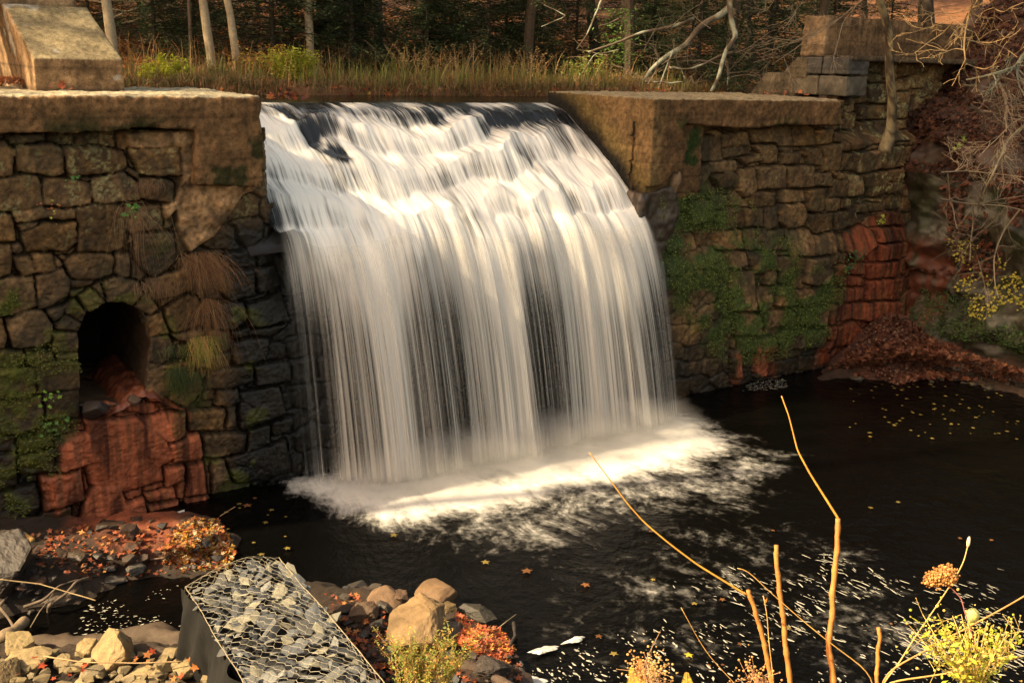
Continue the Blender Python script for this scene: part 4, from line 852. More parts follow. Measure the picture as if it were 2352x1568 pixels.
scatter([(-20,1500),(480,1500),(500,1568),(470,1600),(-20,1600)], 60, (22, 58), [(.34,.26,.13), (.26,.2,.11), (.2,.15,.08)], 'small golden stone filling the lower left foreground pile', 'foreground rubble stones', 903, mat=M_ROCK, avoid=.62, zadd=.05)
scatter([(-20,1340),(60,1330),(100,1400),(-20,1440)], 9, (16, 40), [(.06,.045,.035)], 'dark stone at the left edge of the side water', 'stones in the side water', 904)
scatter([(1960,868),(2130,855),(2350,870),(2350,905),(2200,880),(1980,872)], 34, (8, 34), [(.06,.045,.03), (.05,.04,.03)], 'small dark stone along the far right shore', 'stones on the right shore', 905)
scatter([(400,1200),(470,1235),(540,1300),(560,1320),(440,1325)], 10, (8, 22), [(.05,.045,.045)], 'small wet stone at the tip of the leafy rubble', 'stones at the rubble tip', 906)

# red mound spilling out of the culvert mouth
s = np.linspace(.30, 2.35, 150); t = np.linspace(-.42, 1.4, 110); S, T = np.meshgrid(s, t, indexing='ij')
cs, cz = SZ(278, 950); zt = SZ(290, 880, .4)[1]; zb = SZ(270, 955)[1]
Zm = zb - .10 + (zt - zb + .16) * np.exp(-((S - cs - .25) / .36) ** 2) * sst(-.35, .15, T) + .16 * (fb2(S * 7, T * 7, 5, 401) - .5) - 1.4 * sst(-.12, -.42, T)
cc = np.array([.20, .055, .023]) * (.05 + 1.6 * fb2(S * 9, T * 9, 5, 402))[..., None]
sel = None
link_mesh('iron_mound', WA(S, T, Zm).reshape(-1, 3), grid_faces(150, 110, ((S[:-1, :-1] > cs - .55) & (S[:-1, :-1] < cs + .75) & (Zm[:-1, :-1] > zb - .05) & (T[:-1, :-1] > -.05))), M_WET, left, col=cc.reshape(-1, 3), smooth=True)
P = W(*[cs - .28, -.02, zb + .12])
V, Fs = rockV((.15, .14, .11), 77, 4); link_mesh('stone', V + P, Fs, M_DARKROCK, col=rockcol(V, (.03, .022, .018), 3), category='stone', label='dark rounded stone sitting in the mouth of the arched culvert')
V, Fs = rockV((.09, .08, .07), 78, 4); link_mesh('stone', V + W(cs + .13, -.14, zb + .20), Fs, M_DARKROCK, col=rockcol(V, (.10, .055, .03), 3), category='stone', label='small brown stone on the red mound below the culvert')

# ================================================================== GABION
g1, g2, g3, g4 = onz(425, 1338, .9), onz(640, 1272, .9), onz(905, 1590, .9), onz(600, 1640, .9)
g1, g2, g3, g4 = [np.array([p[0], p[1]]) for p in (g1, g2, g3, g4)]
ex = (g3 - g2) * .35; g3 = g3 + ex; g4 = g4 + ex
def gp(a, b, z): q = (1 - b) * ((1 - a) * g1 + a * g2) + b * ((1 - a) * g4 + a * g3); return np.array([q[0], q[1], z])
gz = lambda a, b: .86 + .07 * math.sin(3.1 * a) * 1.0 + .05 * (float(vn2(np.array(a * 3.), np.array(b * 6.), 5)) - .5)
gab = empty('gabion_basket', gp(.5, .5, 0), label='wire gabion basket filled with broken grey stone, standing at the pool edge', category='gabion')
cor = [gp(.03, .02, -.1), gp(.96, .02, -.1), gp(.96, 1, -.1), gp(.03, 1, -.1), gp(.05, .03, .72), gp(.93, .03, .72), gp(.93, 1, .72), gp(.05, 1, .72)]
link_mesh('dark_core', cor, [[0, 1, 5, 4], [1, 2, 6, 5], [2, 3, 7, 6], [3, 0, 4, 7], [4, 5, 6, 7]], M_CLOTH, gab, col=np.tile([.02, .02, .02], (8, 1)))  # dark box added inside so the stone gaps are dark, not see-through
fill = []; r_ = np.random.default_rng(55)
for _ in range(9000):
    a, b = .035 + .93 * r_.random(), .015 + .97 * r_.random(); sz = .035 + .06 * r_.random() ** 1.3
    q = gp(a, b, 0)
    if any((q[0] - p[0]) ** 2 + (q[1] - p[1]) ** 2 < (.60 * (sz + p[3])) ** 2 * 1.9 for p in fill): continue
    fill.append((q[0], q[1], gz(a, b) - sz * .75 - .01 + .02 * r_.random(), sz, b))
for _ in range(260):                                            # visible right and back sides
    b = r_.random(); sz = .04 + .05 * r_.random(); a = .975; q = gp(a, b, 0); fill.append((q[0], q[1], .05 + .78 * r_.random(), sz, b))
for _ in range(50):
    a = .1 + .85 * r_.random(); sz = .04 + .05 * r_.random(); q = gp(a, .02, 0); fill.append((q[0], q[1], .1 + .7 * r_.random(), sz, .0))
def key(f): return -(f[3] * (1.0 if f[2] > .7 else .4) * (1 if f[4] < .8 else .3))
fill.sort(key=key); rest = MB()
for i, (x_, y_, z_, sz, b) in enumerate(fill):
    V, Fs = hullrock((sz * 1.6, sz * 1.1, sz * .50), 5000 + i, 12, 1 if i < 100 else 0, .04); a = r_.random() * 6.28
    tl = 1.3 * (r_.random(2) - .5); ca, sa = math.cos(a), math.sin(a)
    V = np.stack([V[:, 0] * ca - V[:, 1] * sa, V[:, 0] * sa + V[:, 1] * ca, V[:, 2] + V[:, 0] * tl[0] + V[:, 1] * tl[1]], 1) + np.array([x_, y_, z_])
    base = np.array([(.11, .112, .105), (.05, .054, .058), (.17, .16, .12), (.08, .08, .076)][r_.integers(4)]) * (.75 + .5 * r_.random())
    c = rockcol(V, base, i)
    if i < 100: link_mesh('fill_stone', V, Fs, M_ROCK, gab, col=c)
    else: rest.add(V, Fs, (0, 0, 0)); rest.C[-1] = c
rest.build('fill_stones', M_ROCK, gab, kind='stuff')
# hexagonal wire netting over top and sides
wire = MB()
def seg(p, q, r=.0015): V, Fs = tube([p, (np.array(p) + q) / 2 + .004 * (r_.random(3) - .5), q], r, 4, False); wire.add(V, Fs, (.22, .19, .13))
def netting(fn, Lx, Ly, cell=.078):
    nx, ny = int(Lx / cell), int(Ly / (cell * .86)); 
    def nodep(i, j, top): # hexagon grid nodes
        x = (i + (.5 if j % 2 else 0)) / nx; y = (j + (.22 if top else -.22)) / ny; x += .12 / nx * (_hh(i, j, 1) - .5) * 2; y += .12 / ny * (_hh(i, j, 2) - .5) * 2
        return fn(min(max(x, 0), 1), min(max(y, 0), 1))
    for j in range(ny):
        for i in range(nx):
            a, b = nodep(i, j, False), nodep(i, j, True); seg(a, b, .0020)
            i2 = i if j % 2 == 0 else i + 1
            if j + 1 <= ny:
                seg(b, nodep(i2 if j % 2 else i, j + 1, False)); seg(b, nodep((i2 if j % 2 else i) - 1, j + 1, False))
def _hh(i, j, k_): return float(_h(np.array(float(i)), np.array(float(j)), np.array(float(k_)), 9))
Lx, Ly = np.linalg.norm(g2 - g1), np.linalg.norm(g3 - g2)
netting(lambda x, y: gp(x, y, gz(x, y) + .012 + .012 * _hh(int(x * 40), int(y * 90), 7)), Lx, Ly)
netting(lambda x, y: gp(1.0 + .02 * _hh(int(x * 9), int(y * 40), 3), y, (gz(1, y)) * (1 - x) + .0 * x), .9, Ly)
netting(lambda x, y: gp(x, 0 - .01, (gz(x, 0)) * (1 - y)), Lx, .9)
for ed in ([(0, b) for b in np.linspace(0, 1, 60)], [(1, b) for b in np.linspace(0, 1, 60)], [(a, 0) for a in np.linspace(0, 1, 24)], [(a, .72) for a in np.linspace(0, 1, 24)]):
    pts = np.array([gp(a, b, gz(a, b) + .014) for a, b in ed]); pts += .006 * (r_.random(pts.shape) - .5)
    V, Fs = tube(pts, .0034, 5); wire.add(V, Fs, (.24, .2, .13))
wire.build('wire_netting', M_WIRE, gab)
# dark geotextile hanging on the left side
a_ = np.linspace(0, 1, 120); z_ = np.linspace(0, 1, 40); A_, Zz = np.meshgrid(a_, z_, indexing='ij'); V = np.zeros(A_.shape + (3,))
for i in range(120):
    for j in range(40):
        fold = .05 * math.sin(a_[i] * 40 + 5 * z_[j] + 3 * math.sin(a_[i] * 9)) * (.3 + z_[j]) + .12 * (fb2(np.array(a_[i] * 14), np.array(z_[j] * 2.), 3, 6) - .5)
        V[i, j] = gp(-.015 - .10 * z_[j] + fold / Lx, a_[i], max(gz(0, a_[i]) * (1 - z_[j] * 1.05) + .015, -.05))
link_mesh('geotextile_sheet', V.reshape(-1, 3), grid_faces(120, 40), M_CLOTH, gab, col=np.array([.012, .0115, .0105]) * (.5 + .8 * fb2(A_ * 30, Zz * 3, 4, 8))[..., None].reshape(-1, 1), smooth=True)
V = []
for i in range(30):
    for j in range(24):
        u, v = 385 + (i / 29) * 62, 1482 + (j / 23) * 58 + 30 * (1 - i / 29) * (1 - j / 23) * .6
        V.append(onz(u, v, .30 - .25 * abs(i / 29 - .75) + .05 * math.sin(i * .9 + j * .3)))
link_mesh('cloth_scrap', V, grid_faces(30, 24), M_CLOTH, col=np.array([.05, .042, .03]) * np.ones((720, 1)), smooth=True, label='crumpled dark geotextile scrap between the log and the basket', category='cloth')

# ================================================================== VEGETATION HELPERS
def star(n_lobes=5):
    a = np.linspace(0, 2 * np.pi, n_lobes * 2, endpoint=False) + .3; rr = np.where(np.arange(n_lobes * 2) % 2 == 0, 1., .48)
    return np.stack([np.cos(a) * rr, np.sin(a) * rr], 1)
STAR = star()
def leaf_polys(P, size, seed, tilt=.5, shape=STAR, nrm=None):
    """star or quad leaves lying roughly flat; returns array (n, k, 3)"""
    r_ = np.random.default_rng(seed); n_ = len(P); P = np.asarray(P, float)
    size = np.broadcast_to(np.asarray(size, float), (n_,)) * (.6 + .8 * r_.random(n_))
    nz = np.stack([r_.normal(0, tilt, n_), r_.normal(0, tilt, n_), np.ones(n_)], 1)
    if nrm is not None: nz = nz * .8 + nrm
    nz /= np.linalg.norm(nz, axis=1)[:, None]
    a = r_.random(n_) * 6.28; X = np.stack([np.cos(a), np.sin(a), 0 * a], 1); X -= (X * nz).sum(1)[:, None] * nz; X /= np.linalg.norm(X, axis=1)[:, None]; Y = np.cross(nz, X)
    q = P[:, None] + size[:, None, None] * (shape[None, :, :1] * X[:, None] + shape[None, :, 1:] * Y[:, None] * .9)
    return q + nz[:, None] * (size[:, None] * .18 * np.abs(shape[None, :, 1]))[..., None]
QUAD = np.array([(-1, -.45), (1, -.45), (1, .45), (-1, .45)])
RHOMB = np.array([(-1, 0), (0, -.4), (1, 0), (0, .4)])
def pick(cols, n_, seed, var=.3):
    r_ = np.random.default_rng(seed); c = np.array(cols)[r_.integers(0, len(cols), n_)]; return c * (1 - var + 2 * var * r_.random((n_, 1)))
def add_leaves(mb, P, size, cols, seed, tilt=.5, shape=STAR, nrm=None):
    if len(P) == 0: return
    q = leaf_polys(P, size, seed, tilt, shape, nrm); n_ = len(q); k_ = q.shape[1]
    c = pick(cols, n_, seed + 1); s_ = mb; s_.V.append(q.reshape(-1, 3)); s_.F += (np.arange(n_ * k_).reshape(n_, k_) + s_.n).tolist(); s_.C.append(np.repeat(c, k_, 0)); s_.n += n_ * k_
def pxpoints(poly, n_, seed):
    r_ = np.random.default_rng(seed); P = np.array(poly, float); out = []
    while len(out) < n_:
        u = P[:, 0].min() + r_.random(n_ * 3) * np.ptp(P[:, 0]); v = P[:, 1].min() + r_.random(n_ * 3) * np.ptp(P[:, 1])
        m = sdf(P, u, v) > 0; out += list(zip(u[m], v[m]))
    return out[:n_]
AUT = [(.42, .10, .03), (.50, .16, .04), (.30, .07, .03), (.55, .28, .06), (.25, .10, .05)]
def litter(name, poly, n_, size, cols, seed, label, zf, tilt=.5, cat='leaf litter'):
    pts = []
    for u, v in pxpoints(poly, n_, seed):
        g = onz(u, v, .12); z = float(shorez(np.array([g[0]]), np.array([g[1]]))[0]) if zf is None else zf
        g = onz(u, v, max(z, 0) + .03); pts.append(g + [0, 0, .03 * R_.random()])
    mb = MB(); add_leaves(mb, np.array(pts), size, cols, seed, tilt); mb.build(name, M_LEAF, kind='stuff', label=label, category=cat)
def blades(P, h, lean, width, cols, seed, dirb=None, nseg=3, droop=.3):
    """grass blades as tapering ribbons: list of quads"""
    r_ = np.random.default_rng(seed); n_ = len(P); P = np.asarray(P, float); h = np.broadcast_to(h, (n_,)) * (.5 + .8 * r_.random(n_))
    a = r_.random(n_) * 6.28; dv = np.stack([np.cos(a), np.sin(a), 0 * a], 1) * (lean * r_.random(n_))[:, None]
    if dirb is not None: dv = dv + np.asarray(dirb)
    side = np.stack([-np.sin(a), np.cos(a), 0 * a], 1) * (width * (.6 + .8 * r_.random(n_)))[:, None]
    pts = []
    for k_ in range(nseg + 1):
        q = k_ / nseg; c_ = P + h[:, None] * (dv * q ** 1.7 + np.array([0, 0, 1.]) * (q - droop * q ** 3)); w_ = side * (1 - q * .8)
        pts.append((c_ - w_, c_ + w_))
    Q = [np.stack([pts[k_][0], pts[k_][1], pts[k_ + 1][1], pts[k_ + 1][0]], 1) for k_ in range(nseg)]
    return np.concatenate(Q), np.tile(pick(cols, n_, seed + 3), (nseg, 1))
def add_blades(mb, *a, **k_):
    Q, c = blades(*a, **k_); n_ = len(Q); mb.V.append(Q.reshape(-1, 3)); mb.F += (np.arange(n_ * 4).reshape(n_, 4) + mb.n).tolist(); mb.C.append(np.repeat(c, 4, 0)); mb.n += n_ * 4
def limb(mb, p, d, L, r, depth, rg, col, kids=4, grav=0., wob=.25, split=.55, ratio=.62, minr=.002):
    """recursive bare branch"""
    n_ = 7; pts = [np.array(p, float)]; d = np.array(d, float); d /= np.linalg.norm(d)
    for i in range(n_):
        d = d + rg.normal(0, wob / 2, 3) + np.array([0, 0, grav]); d /= np.linalg.norm(d); pts.append(pts[-1] + d * L / n_)
    rad = np.linspace(r, max(r * .35, minr), n_ + 1); V, Fs = tube(pts, rad, 5 if r > .015 else 3, False); mb.add(V, Fs, col)
    if depth <= 0: return
    for k_ in range(kids):
        q = .25 + .75 * (k_ + rg.random()) / kids; i = min(int(q * n_), n_ - 1)
        ax = rg.normal(size=3); dd = d * (1 - split) + ax / np.linalg.norm(ax) * split
        limb(mb, pts[i], dd, L * ratio * (.7 + .5 * rg.random()), rad[i] * .6, depth - 1, rg, col, kids, grav, wob, split, ratio, minr)
def trunk_px(name, pts, d, wpx, col, label, cat='tree', extra=None, mat=None, group=None, ns=10, top=None):
    """trunk following image points at distance d; pts bottom last; goes on up out of the frame"""
    Pw = [at(u, v, d) for u, v in pts]; k_ = d / F
    if top: # continue upward to height `top`
        dv = Pw[0] - Pw[1]; dv /= np.linalg.norm(dv); dv = dv * .5 + np.array([0, 0, .5]); dv /= np.linalg.norm(dv); Pw = [Pw[0] + dv * top, Pw[0] + dv * top * .5] + Pw
    S_ = spline(Pw, 30); S_ = np.concatenate([S_, [S_[-1] - [0, 0, .15]]])[1:]; rad = wpx / 2 * k_ * np.linspace(.55 if top else .8, 1.12, 30)
    V, Fs = tube(S_, rad, ns); V = V + (rad.mean() * .25 * 2) * (fb3(V, 6, 2, 3) - .5)[:, None]
    c = np.array(col) * (.55 + .9 * fb3(V * np.array([1, 1, .35]), 9, 4, 5))[:, None]
    root = empty(name, S_[-1], label=label, category=cat, **({'group': group} if group else {}))
    mb = MB(); mb.add(V, Fs, (0, 0, 0)); mb.C[-1] = c; mb.build('trunk', mat or M_BARK, root, smooth=True)
    return root, S_, rad

# ================================================================== BACKGROUND FOREST
# shared meshes: tall woodland tree, hemlock sapling
def make_mesh(mb, name, mat):
    o = mb.build(name, mat, origin=np.zeros(3)); me = o.data; bpy.data.objects.remove(o); return me
def tall_tree_meshes(seed, conifer, Ht=None, z0=None, nb=42):
    rg = np.random.default_rng(seed); tb, fb_ = MB(), MB(); Ht = Ht or 15 + 3 * rg.random()
    pts = np.array([[.25 * math.sin(z * .4 + seed), .25 * math.cos(z * .31 + seed), z] for z in np.linspace(-.3, Ht, 14)]); pts[:, :2] -= pts[0, :2]
    V, Fs = tube(pts, np.linspace(.12, .03, 14), 8); tb.add(V, Fs, (.085, .062, .042)); tb.C[-1] = np.array([.085, .060, .040]) * (.5 + fb3(V, 4, 3, seed))[:, None]
    P = []
    for k_ in range(nb):
        z = z0 + (Ht - z0) * rg.random() if z0 else (5.5 if not conifer else 4.4) + (Ht - 4) * rg.random() ** .9; a = rg.random() * 6.28; L = (3.4 * (1 - z / (Ht + 2)) + .7 + (1.6 if z0 else 0)) * (1.0 if not conifer else .85)
        b0 = np.array([np.interp(z, pts[:, 2], pts[:, 0]), np.interp(z, pts[:, 2], pts[:, 1]), z]); dv = np.array([math.cos(a), math.sin(a), .35 if not conifer else -.08])
        q = np.array([b0 + dv * L * t_ + np.array([0, 0, -.25 * L * t_ ** 2]) for t_ in np.linspace(0, 1, 5)]); V, Fs = tube(q, np.linspace(.045, .008, 5), 4, False); tb.add(V, Fs, (.07, .05, .035))
        for _ in range(70): 
            t_ = .25 + .75 * rg.random(); c_ = b0 + dv * L * t_ + np.array([0, 0, -.25 * L * t_ ** 2]) + rg.normal(0, .26, 3); P.append(c_)
    add_leaves(fb_, np.array(P), .17 if not conifer else .15, [(.045, .065, .018), (.06, .075, .02), (.035, .05, .018)] if conifer else [(.20, .13, .03), (.12, .11, .03), (.25, .12, .03)], seed, .6, RHOMB)
    return make_mesh(tb, 'trunk', M_BARK), make_mesh(fb_, 'crown', M_LEAF)
def hemlock_meshes(seed, Ht, n_b, leaf):
    rg = np.random.default_rng(seed); tb, fb_ = MB(), MB()
    V, Fs = tube([[0, 0, -.2], [.03, .02, Ht * .5], [0, .05, Ht]], [.05 * Ht / 4, .035 * Ht / 4, .008], 6); tb.add(V, Fs, (.05, .036, .026)); P = []; Nn = []
    for k_ in range(n_b):
        z = .25 + (Ht - .3) * (k_ / n_b) ** 1.0 ; a = rg.random() * 6.28; L = (Ht - z) * .42 + .35
        L *= .6 + .6 * rg.random(); dv = np.array([math.cos(a), math.sin(a), .12]); side = np.array([-math.sin(a), math.cos(a), 0])
        q = np.array([np.array([0, 0, z]) + dv * L * t_ + np.array([0, 0, -.32 * L * t_ ** 2]) for t_ in np.linspace(0, 1, 5)]); V, Fs = tube(q, np.linspace(.014, .003, 5), 3, False); tb.add(V, Fs, (.045, .034, .024))
        m_ = int(26 * L / 1.2) + 6
        for _ in range(m_):
            t_ = .12 + .88 * rg.random(); w_ = (rg.random() - .5) * 2 * .30 * L * (1.1 - t_)
            P.append(np.array([0, 0, z]) + dv * L * t_ + side * w_ + np.array([0, 0, -.32 * L * t_ ** 2 - .25 * abs(w_)]) + rg.normal(0, .02, 3))
    P = np.array(P); P = np.concatenate([P + rg.normal(0, .05, P.shape) for _ in range(4)])
    add_leaves(fb_, P, leaf, [(.050, .075, .030), (.035, .060, .024), (.085, .105, .035), (.025, .045, .02)], seed, .35, RHOMB)
    return make_mesh(tb, 'trunk', M_BARK), make_mesh(fb_, 'foliage', M_LEAF)
def plant_copy(name, meshes, loc, rz, sc_, **pr):
    r_ = empty(name, (0, 0, 0), **pr); r_.location = loc; r_.rotation_euler = (0, 0, rz); r_.scale = (sc_,) * 3; r_['_w'] = [0, 0, 0]
    for me, pn in meshes:
        o = bpy.data.objects.new(pn, me); COL.objects.link(o); o.parent = r_
    return r_
tallc = [tall_tree_meshes(k_, True) for k_ in (1, 2)]; talld = [tall_tree_meshes(k_, False) for k_ in (3, 4)]
hem = [hemlock_meshes(11, 4.2, 120, .040), hemlock_meshes(12, 3.2, 95, .036)]
pine = [tall_tree_meshes(5, True, 26., 8.5, 130), tall_tree_meshes(6, True, 28., 18., 80)]
x = np.arange(-34, -7.4, .6); y = np.arange(-6, 26, .6); X, Y = np.meshgrid(x, y, indexing='ij'); Zb = -.4 + 5.0 * sst(-7.7, -9.8, X + .8 * (fb2(X * .3, Y * .3, 3, 4) - .5)) + .4 * (fb2(X * .4, Y * .4, 3, 6) - .5)
link_mesh('left_bank', np.stack([X, Y, Zb], -1).reshape(-1, 3), grid_faces(len(x), len(y)), M_SOIL, col=np.tile([.10, .05, .025], (X.size, 1)), smooth=True, kind='structure')
for (x_, y_, k_) in [(-12.0, 10.6, 0), (-12.6, 12.8, 0), (-14.5, 14.6, 0), (-12.2, 6.9, 1), (-14.5, 9.0, 1), (-15, 11.4, 0), (-15.5, 6.2, 1), (-17, 13.5, 0)]:  # unseen pines, placed and crowned high to shade the spillway and right bank
    plant_copy('shade_pine', [(pine[k_][0], 'trunk'), (pine[k_][1], 'crown')], (x_, y_, 4.4), x_ * 3., 1.0, label='very tall pine added out of view on the left bank for its shade', category='tree', group='shade pines on the left bank')
rg = np.random.default_rng(77)
def gpos(s_, t_):
    p = W(s_, t_, 0); return (p[0], p[1], float(bgz(np.array(p[0]), np.array(p[1]))) - .1)
placed = []
for k_ in range(900):
    if len(placed) >= 104: break
    s_, t_ = -26 + 82 * rg.random(), 11 + 46 * rg.random() ** 1.2
    if t_ < 13 and 2 < s_ < 15: continue
    if any((s_ - a) ** 2 + (t_ - b) ** 2 < 3.0 ** 2 for a, b in placed): continue
    placed.append((s_, t_)); con = rg.random() < .62; ms = (tallc if con else talld)[rg.integers(2)]
    plant_copy('conifer_tree' if con else 'oak_tree', [(ms[0], 'trunk'), (ms[1], 'crown')], gpos(s_, t_), rg.random() * 6.28, .8 + .4 * rg.random(),
               label='dark straight evergreen trunk deep in the woods behind the dam' if con else 'brown leaved woodland tree deep in the woods behind the dam', category='tree', group='dark evergreen trees in the woods' if con else 'brown leaved trees in the woods')
# shade-givers left of the pond, outside the frame, and on top of the right bank
for (s_, t_, k_) in [(-9, 15.5, 1), (-6.5, 17.5, 0)]:
    plant_copy('conifer_tree', [(tallc[k_][0], 'trunk'), (tallc[k_][1], 'crown')], gpos(s_, t_), rg.random() * 6.28, 1.0, label='tall evergreen on the left shore of the pond beyond the frame', category='tree', group='evergreens left of the pond')
for (s_, t_, z_) in [(18.5, -1, 6.8), (20, -4.5, 7.5), (18.8, 2.0, 6.4), (22, -7.5, 8), (21.5, 0, 8), (24, -3, 9)]:
    q = W(s_, t_, z_); k_ = rg.integers(2); plant_copy('conifer_tree', [(tallc[k_][0], 'trunk'), (tallc[k_][1], 'crown')], tuple(q), rg.random() * 6.28, 1.0, label='evergreen growing on top of the right rocky bank beyond the frame', category='tree', group='evergreens on the right bank')
for (s_, t_, k_) in [(12.0, 8.6, 0), (14.2, 7.6, 1), (16.4, 6.6, 0), (15.8, 9.6, 0), (18.6, 6.0, 1)]:
    plant_copy('conifer_tree', [(tallc[k_][0], 'trunk'), (tallc[k_][1], 'crown')], gpos(s_, t_), rg.random() * 6.28, 1.05, label='tall evergreen rooted on the grassy bank close behind the pond', category='tree', group='evergreens on the pond bank')
# hemlock boughs in the understorey
hs = [(4.2, 10.5), (5.4, 11.8), (6.4, 9.8), (7.3, 11.0), (8.1, 9.6), (8.9, 10.8), (9.8, 9.4), (10.6, 10.6), (11.5, 9.5), (3.2, 16), (2.0, 17.5), (6.0, 14), (9.5, 13.5), (12.6, 10.4), (13.8, 9.2), (0.2, 16.2), (-.9, 15), (-2.2, 14), (-1.8, 17.5), (15.2, 8.0), (12.2, 12.4), (-3.8, 15), (-5.5, 16), (4.5, 17.5), (8, 17), (11, 16.5), (14.5, 12), (16.5, 9.5), (18, 7), (17.5, 12), (19.5, 10), (21, 7.5), (16, 14.5), (20, 14), (22.5, 11), (24, 8), (13.5, 15), (23, 15), (15, 6.2), (25.5, 12)]
for i, (s_, t_) in enumerate(hs):
    ms = hem[i % 2]; plant_copy('hemlock_sapling', [(ms[0], 'trunk'), (ms[1], 'foliage')], gpos(s_, t_), rg.random() * 6.28, .8 + .4 * rg.random(),
        label='feathery dark green hemlock in the understorey behind the dry grass', category='sapling', group='hemlocks behind the dry grass')
# traced trunks
PALE, BARKD, BARKM = (.30, .235, .15), (.055, .040, .028), (.13, .092, .06)
for (pts, d_, w_, col, lab) in [
 ([(240,-10),(252,60),(262,130),(266,175)], 24, 22, PALE, 'pale grey trunk rising just right of the concrete pier'),
 ([(433,-10),(437,60),(438,145)], 25, 8, BARKM, 'slim straight trunk, the thinnest of the pale trunks above the yellow plants'),
 ([(463,-10),(473,50),(482,110),(488,160)], 24, 19, PALE, 'pale speckled leaning trunk right of the slim straight trunk'),
 ([(520,-10),(533,50),(538,100),(545,160)], 25, 17, PALE, 'pale trunk with a slight bend, next right of the speckled leaning trunk'),
 ([(708,-10),(709,50),(712,110),(714,160)], 26, 18, PALE, 'pale lichened straight trunk behind the bright green bush'),
 ([(731,-10),(735,60),(738,130)], 27, 11, BARKM, 'brown trunk, left of a close pair, behind the grass'),
 ([(745,-10),(748,60),(751,130)], 27, 13, BARKM, 'brown trunk, right of a close pair, behind the grass'),
 ([(778,-10),(790,40),(797,85)], 29, 17, BARKD, 'dark trunk leaning left, right of the brown pair'),
 ([(822,-10),(826,50),(832,100)], 30, 26, BARKD, 'thick black trunk with dead limbs at its foot'),
 ([(868,-10),(867,50),(872,115)], 27, 20, (.085,.072,.055), 'dark grey rough trunk right of the thick black trunk'),
 ([(1352,-10),(1362,60),(1370,130)], 28, 24, BARKD, 'dark shaded trunk behind the middle of the grass bank'),
 ([(1712,-10),(1716,60),(1725,130),(1748,200)], 22, 19, BARKD, 'dark trunk leaning over the right end of the coping'),
 ([(1985,-10),(1987,60),(1990,120)], 33, 12, BARKD, 'thin dark trunk behind the concrete parapet, left'),
 ([(2125,-10),(2128,60),(2130,120)], 32, 34, BARKD, 'wide dark trunk behind the concrete parapet'),
 ([(2295,-10),(2297,60),(2300,125)], 30, 26, (.12,.09,.05), 'tall brown trunk behind the right end of the parapet'),
 ([(2322,-10),(2322,60),(2326,120)], 31, 14, (.12,.09,.05), 'narrow brown trunk touching the tall trunk at top right'),
 ([(2345,-10),(2346,60),(2350,120)], 32, 12, BARKD, 'dark trunk at the far top right corner')]:
    for dq in np.arange(13, 45, .25):
        g = at(pts[-1][0], min(pts[-1][1] + 16, 184), dq)
        if ST(g)[1] > 5 and g[2] < float(bgz(np.array(g[0]), np.array(g[1]))): break
    d_ = min(dq, 40.); g = at(pts[-1][0], pts[-1][1], d_); zz = float(bgz(np.array(g[0]), np.array(g[1])))
    root, S_, rad = trunk_px('tree', pts, d_, w_, col, lab, top=9.)
    dz = g[2] - zz
    if dz > .05:
        V, Fs = tube([g + [0, 0, .1], [g[0], g[1], zz - .2]], [rad[-1], rad[-1] * 1.25], 10); link_mesh('root_flare', V, Fs, M_BARK, root, col=np.array(col) * np.ones((len(V), 1)))
# bare pale twiggy tree left, branches sweeping right
rg = np.random.default_rng(5); mb = MB(); b0 = at(262, 60, 23.5)
for (u, v, L, ax) in [(262,100,3.0,(1,.1,.15)), (255,60,3.4,(1,0,.12)), (250,20,3.4,(1,.1,-.02)), (258,85,2.4,(.9,-.2,-.1)), (262,40,2.8,(1,-.2,.3)), (250,10,2.5,(-.9,.1,.1)), (262,110,2.2,(.9,.2,-.2)), (252,0,3,(.9,0,-.2))]:
    limb(mb, at(u, v, 23.5), ax, L, .022, 3, rg, (.34, .27, .16), 4, -.01, .22, .42, .6, .0035)
mb.build('bare_tree', M_TWIG, label='bare tree with long pale sweeping twigs beside the concrete pier', category='tree')
# deadfall limbs with lichen, right of centre
dead = empty('fallen_tree', at(1690, 215, 22.5), label='tangle of fallen grey limbs with pale lichen behind the right coping', category='fallen tree')
o3 = (4062, 0)
for k_, (pts, r0) in enumerate([([(1780,60),(1740,110),(1560,200),(1440,360),(1330,420),(1220,500),(1120,600),(1090,700)], .075), ([(1500,150),(1350,210),(1200,240),(1080,260),(900,340),(650,420)], .04),
    ([(1790,-20),(1800,180),(1850,290),(1770,380),(1730,500),(1700,630),(1640,735)], .065), ([(1820,420),(1700,450),(1600,510),(1450,560),(1300,540)], .035), ([(1770,500),(1780,640),(1760,742)], .035),
    ([(760,0),(700,150),(640,290),(560,400)], .025), ([(900,150),(820,190),(740,212)], .018), ([(1200,640),(1280,690),(1340,740)], .03), ([(1110,660),(1300,665),(1410,660)], .025), ([(1480,610),(1500,670),(1570,740)], .03),
    ([(300,40),(480,130),(280,215)], .012), ([(1330,420),(1250,620),(1210,735)], .02), ([(1050,700),(1150,600),(1180,500)], .02), ([(600,600),(700,440),(900,400)],.012), ([(1420,740),(1440,640),(1400,560)],.02)]):
    P = [at(u, v, 22.3 + .5 * math.sin(k_ * 2.1)) for u, v in cp(pts, *o3)]; S_ = spline(P, 26); V, Fs = tube(S_, r0 * np.linspace(1.0, .55, 26), 7); V += .02 * (fb3(V, 9, 3, k_)[:, None] - .5) * 2
    li = sst(.48, .58, fb3(V, 5, 4, 60 + k_))[:, None]; c = np.array([.11, .08, .055]) * (1 - li) + np.array([.30, .30, .22]) * li
    link_mesh('limb', V, Fs, M_BARK, dead, col=c, smooth=True)
mb = MB(); rg = np.random.default_rng(8)
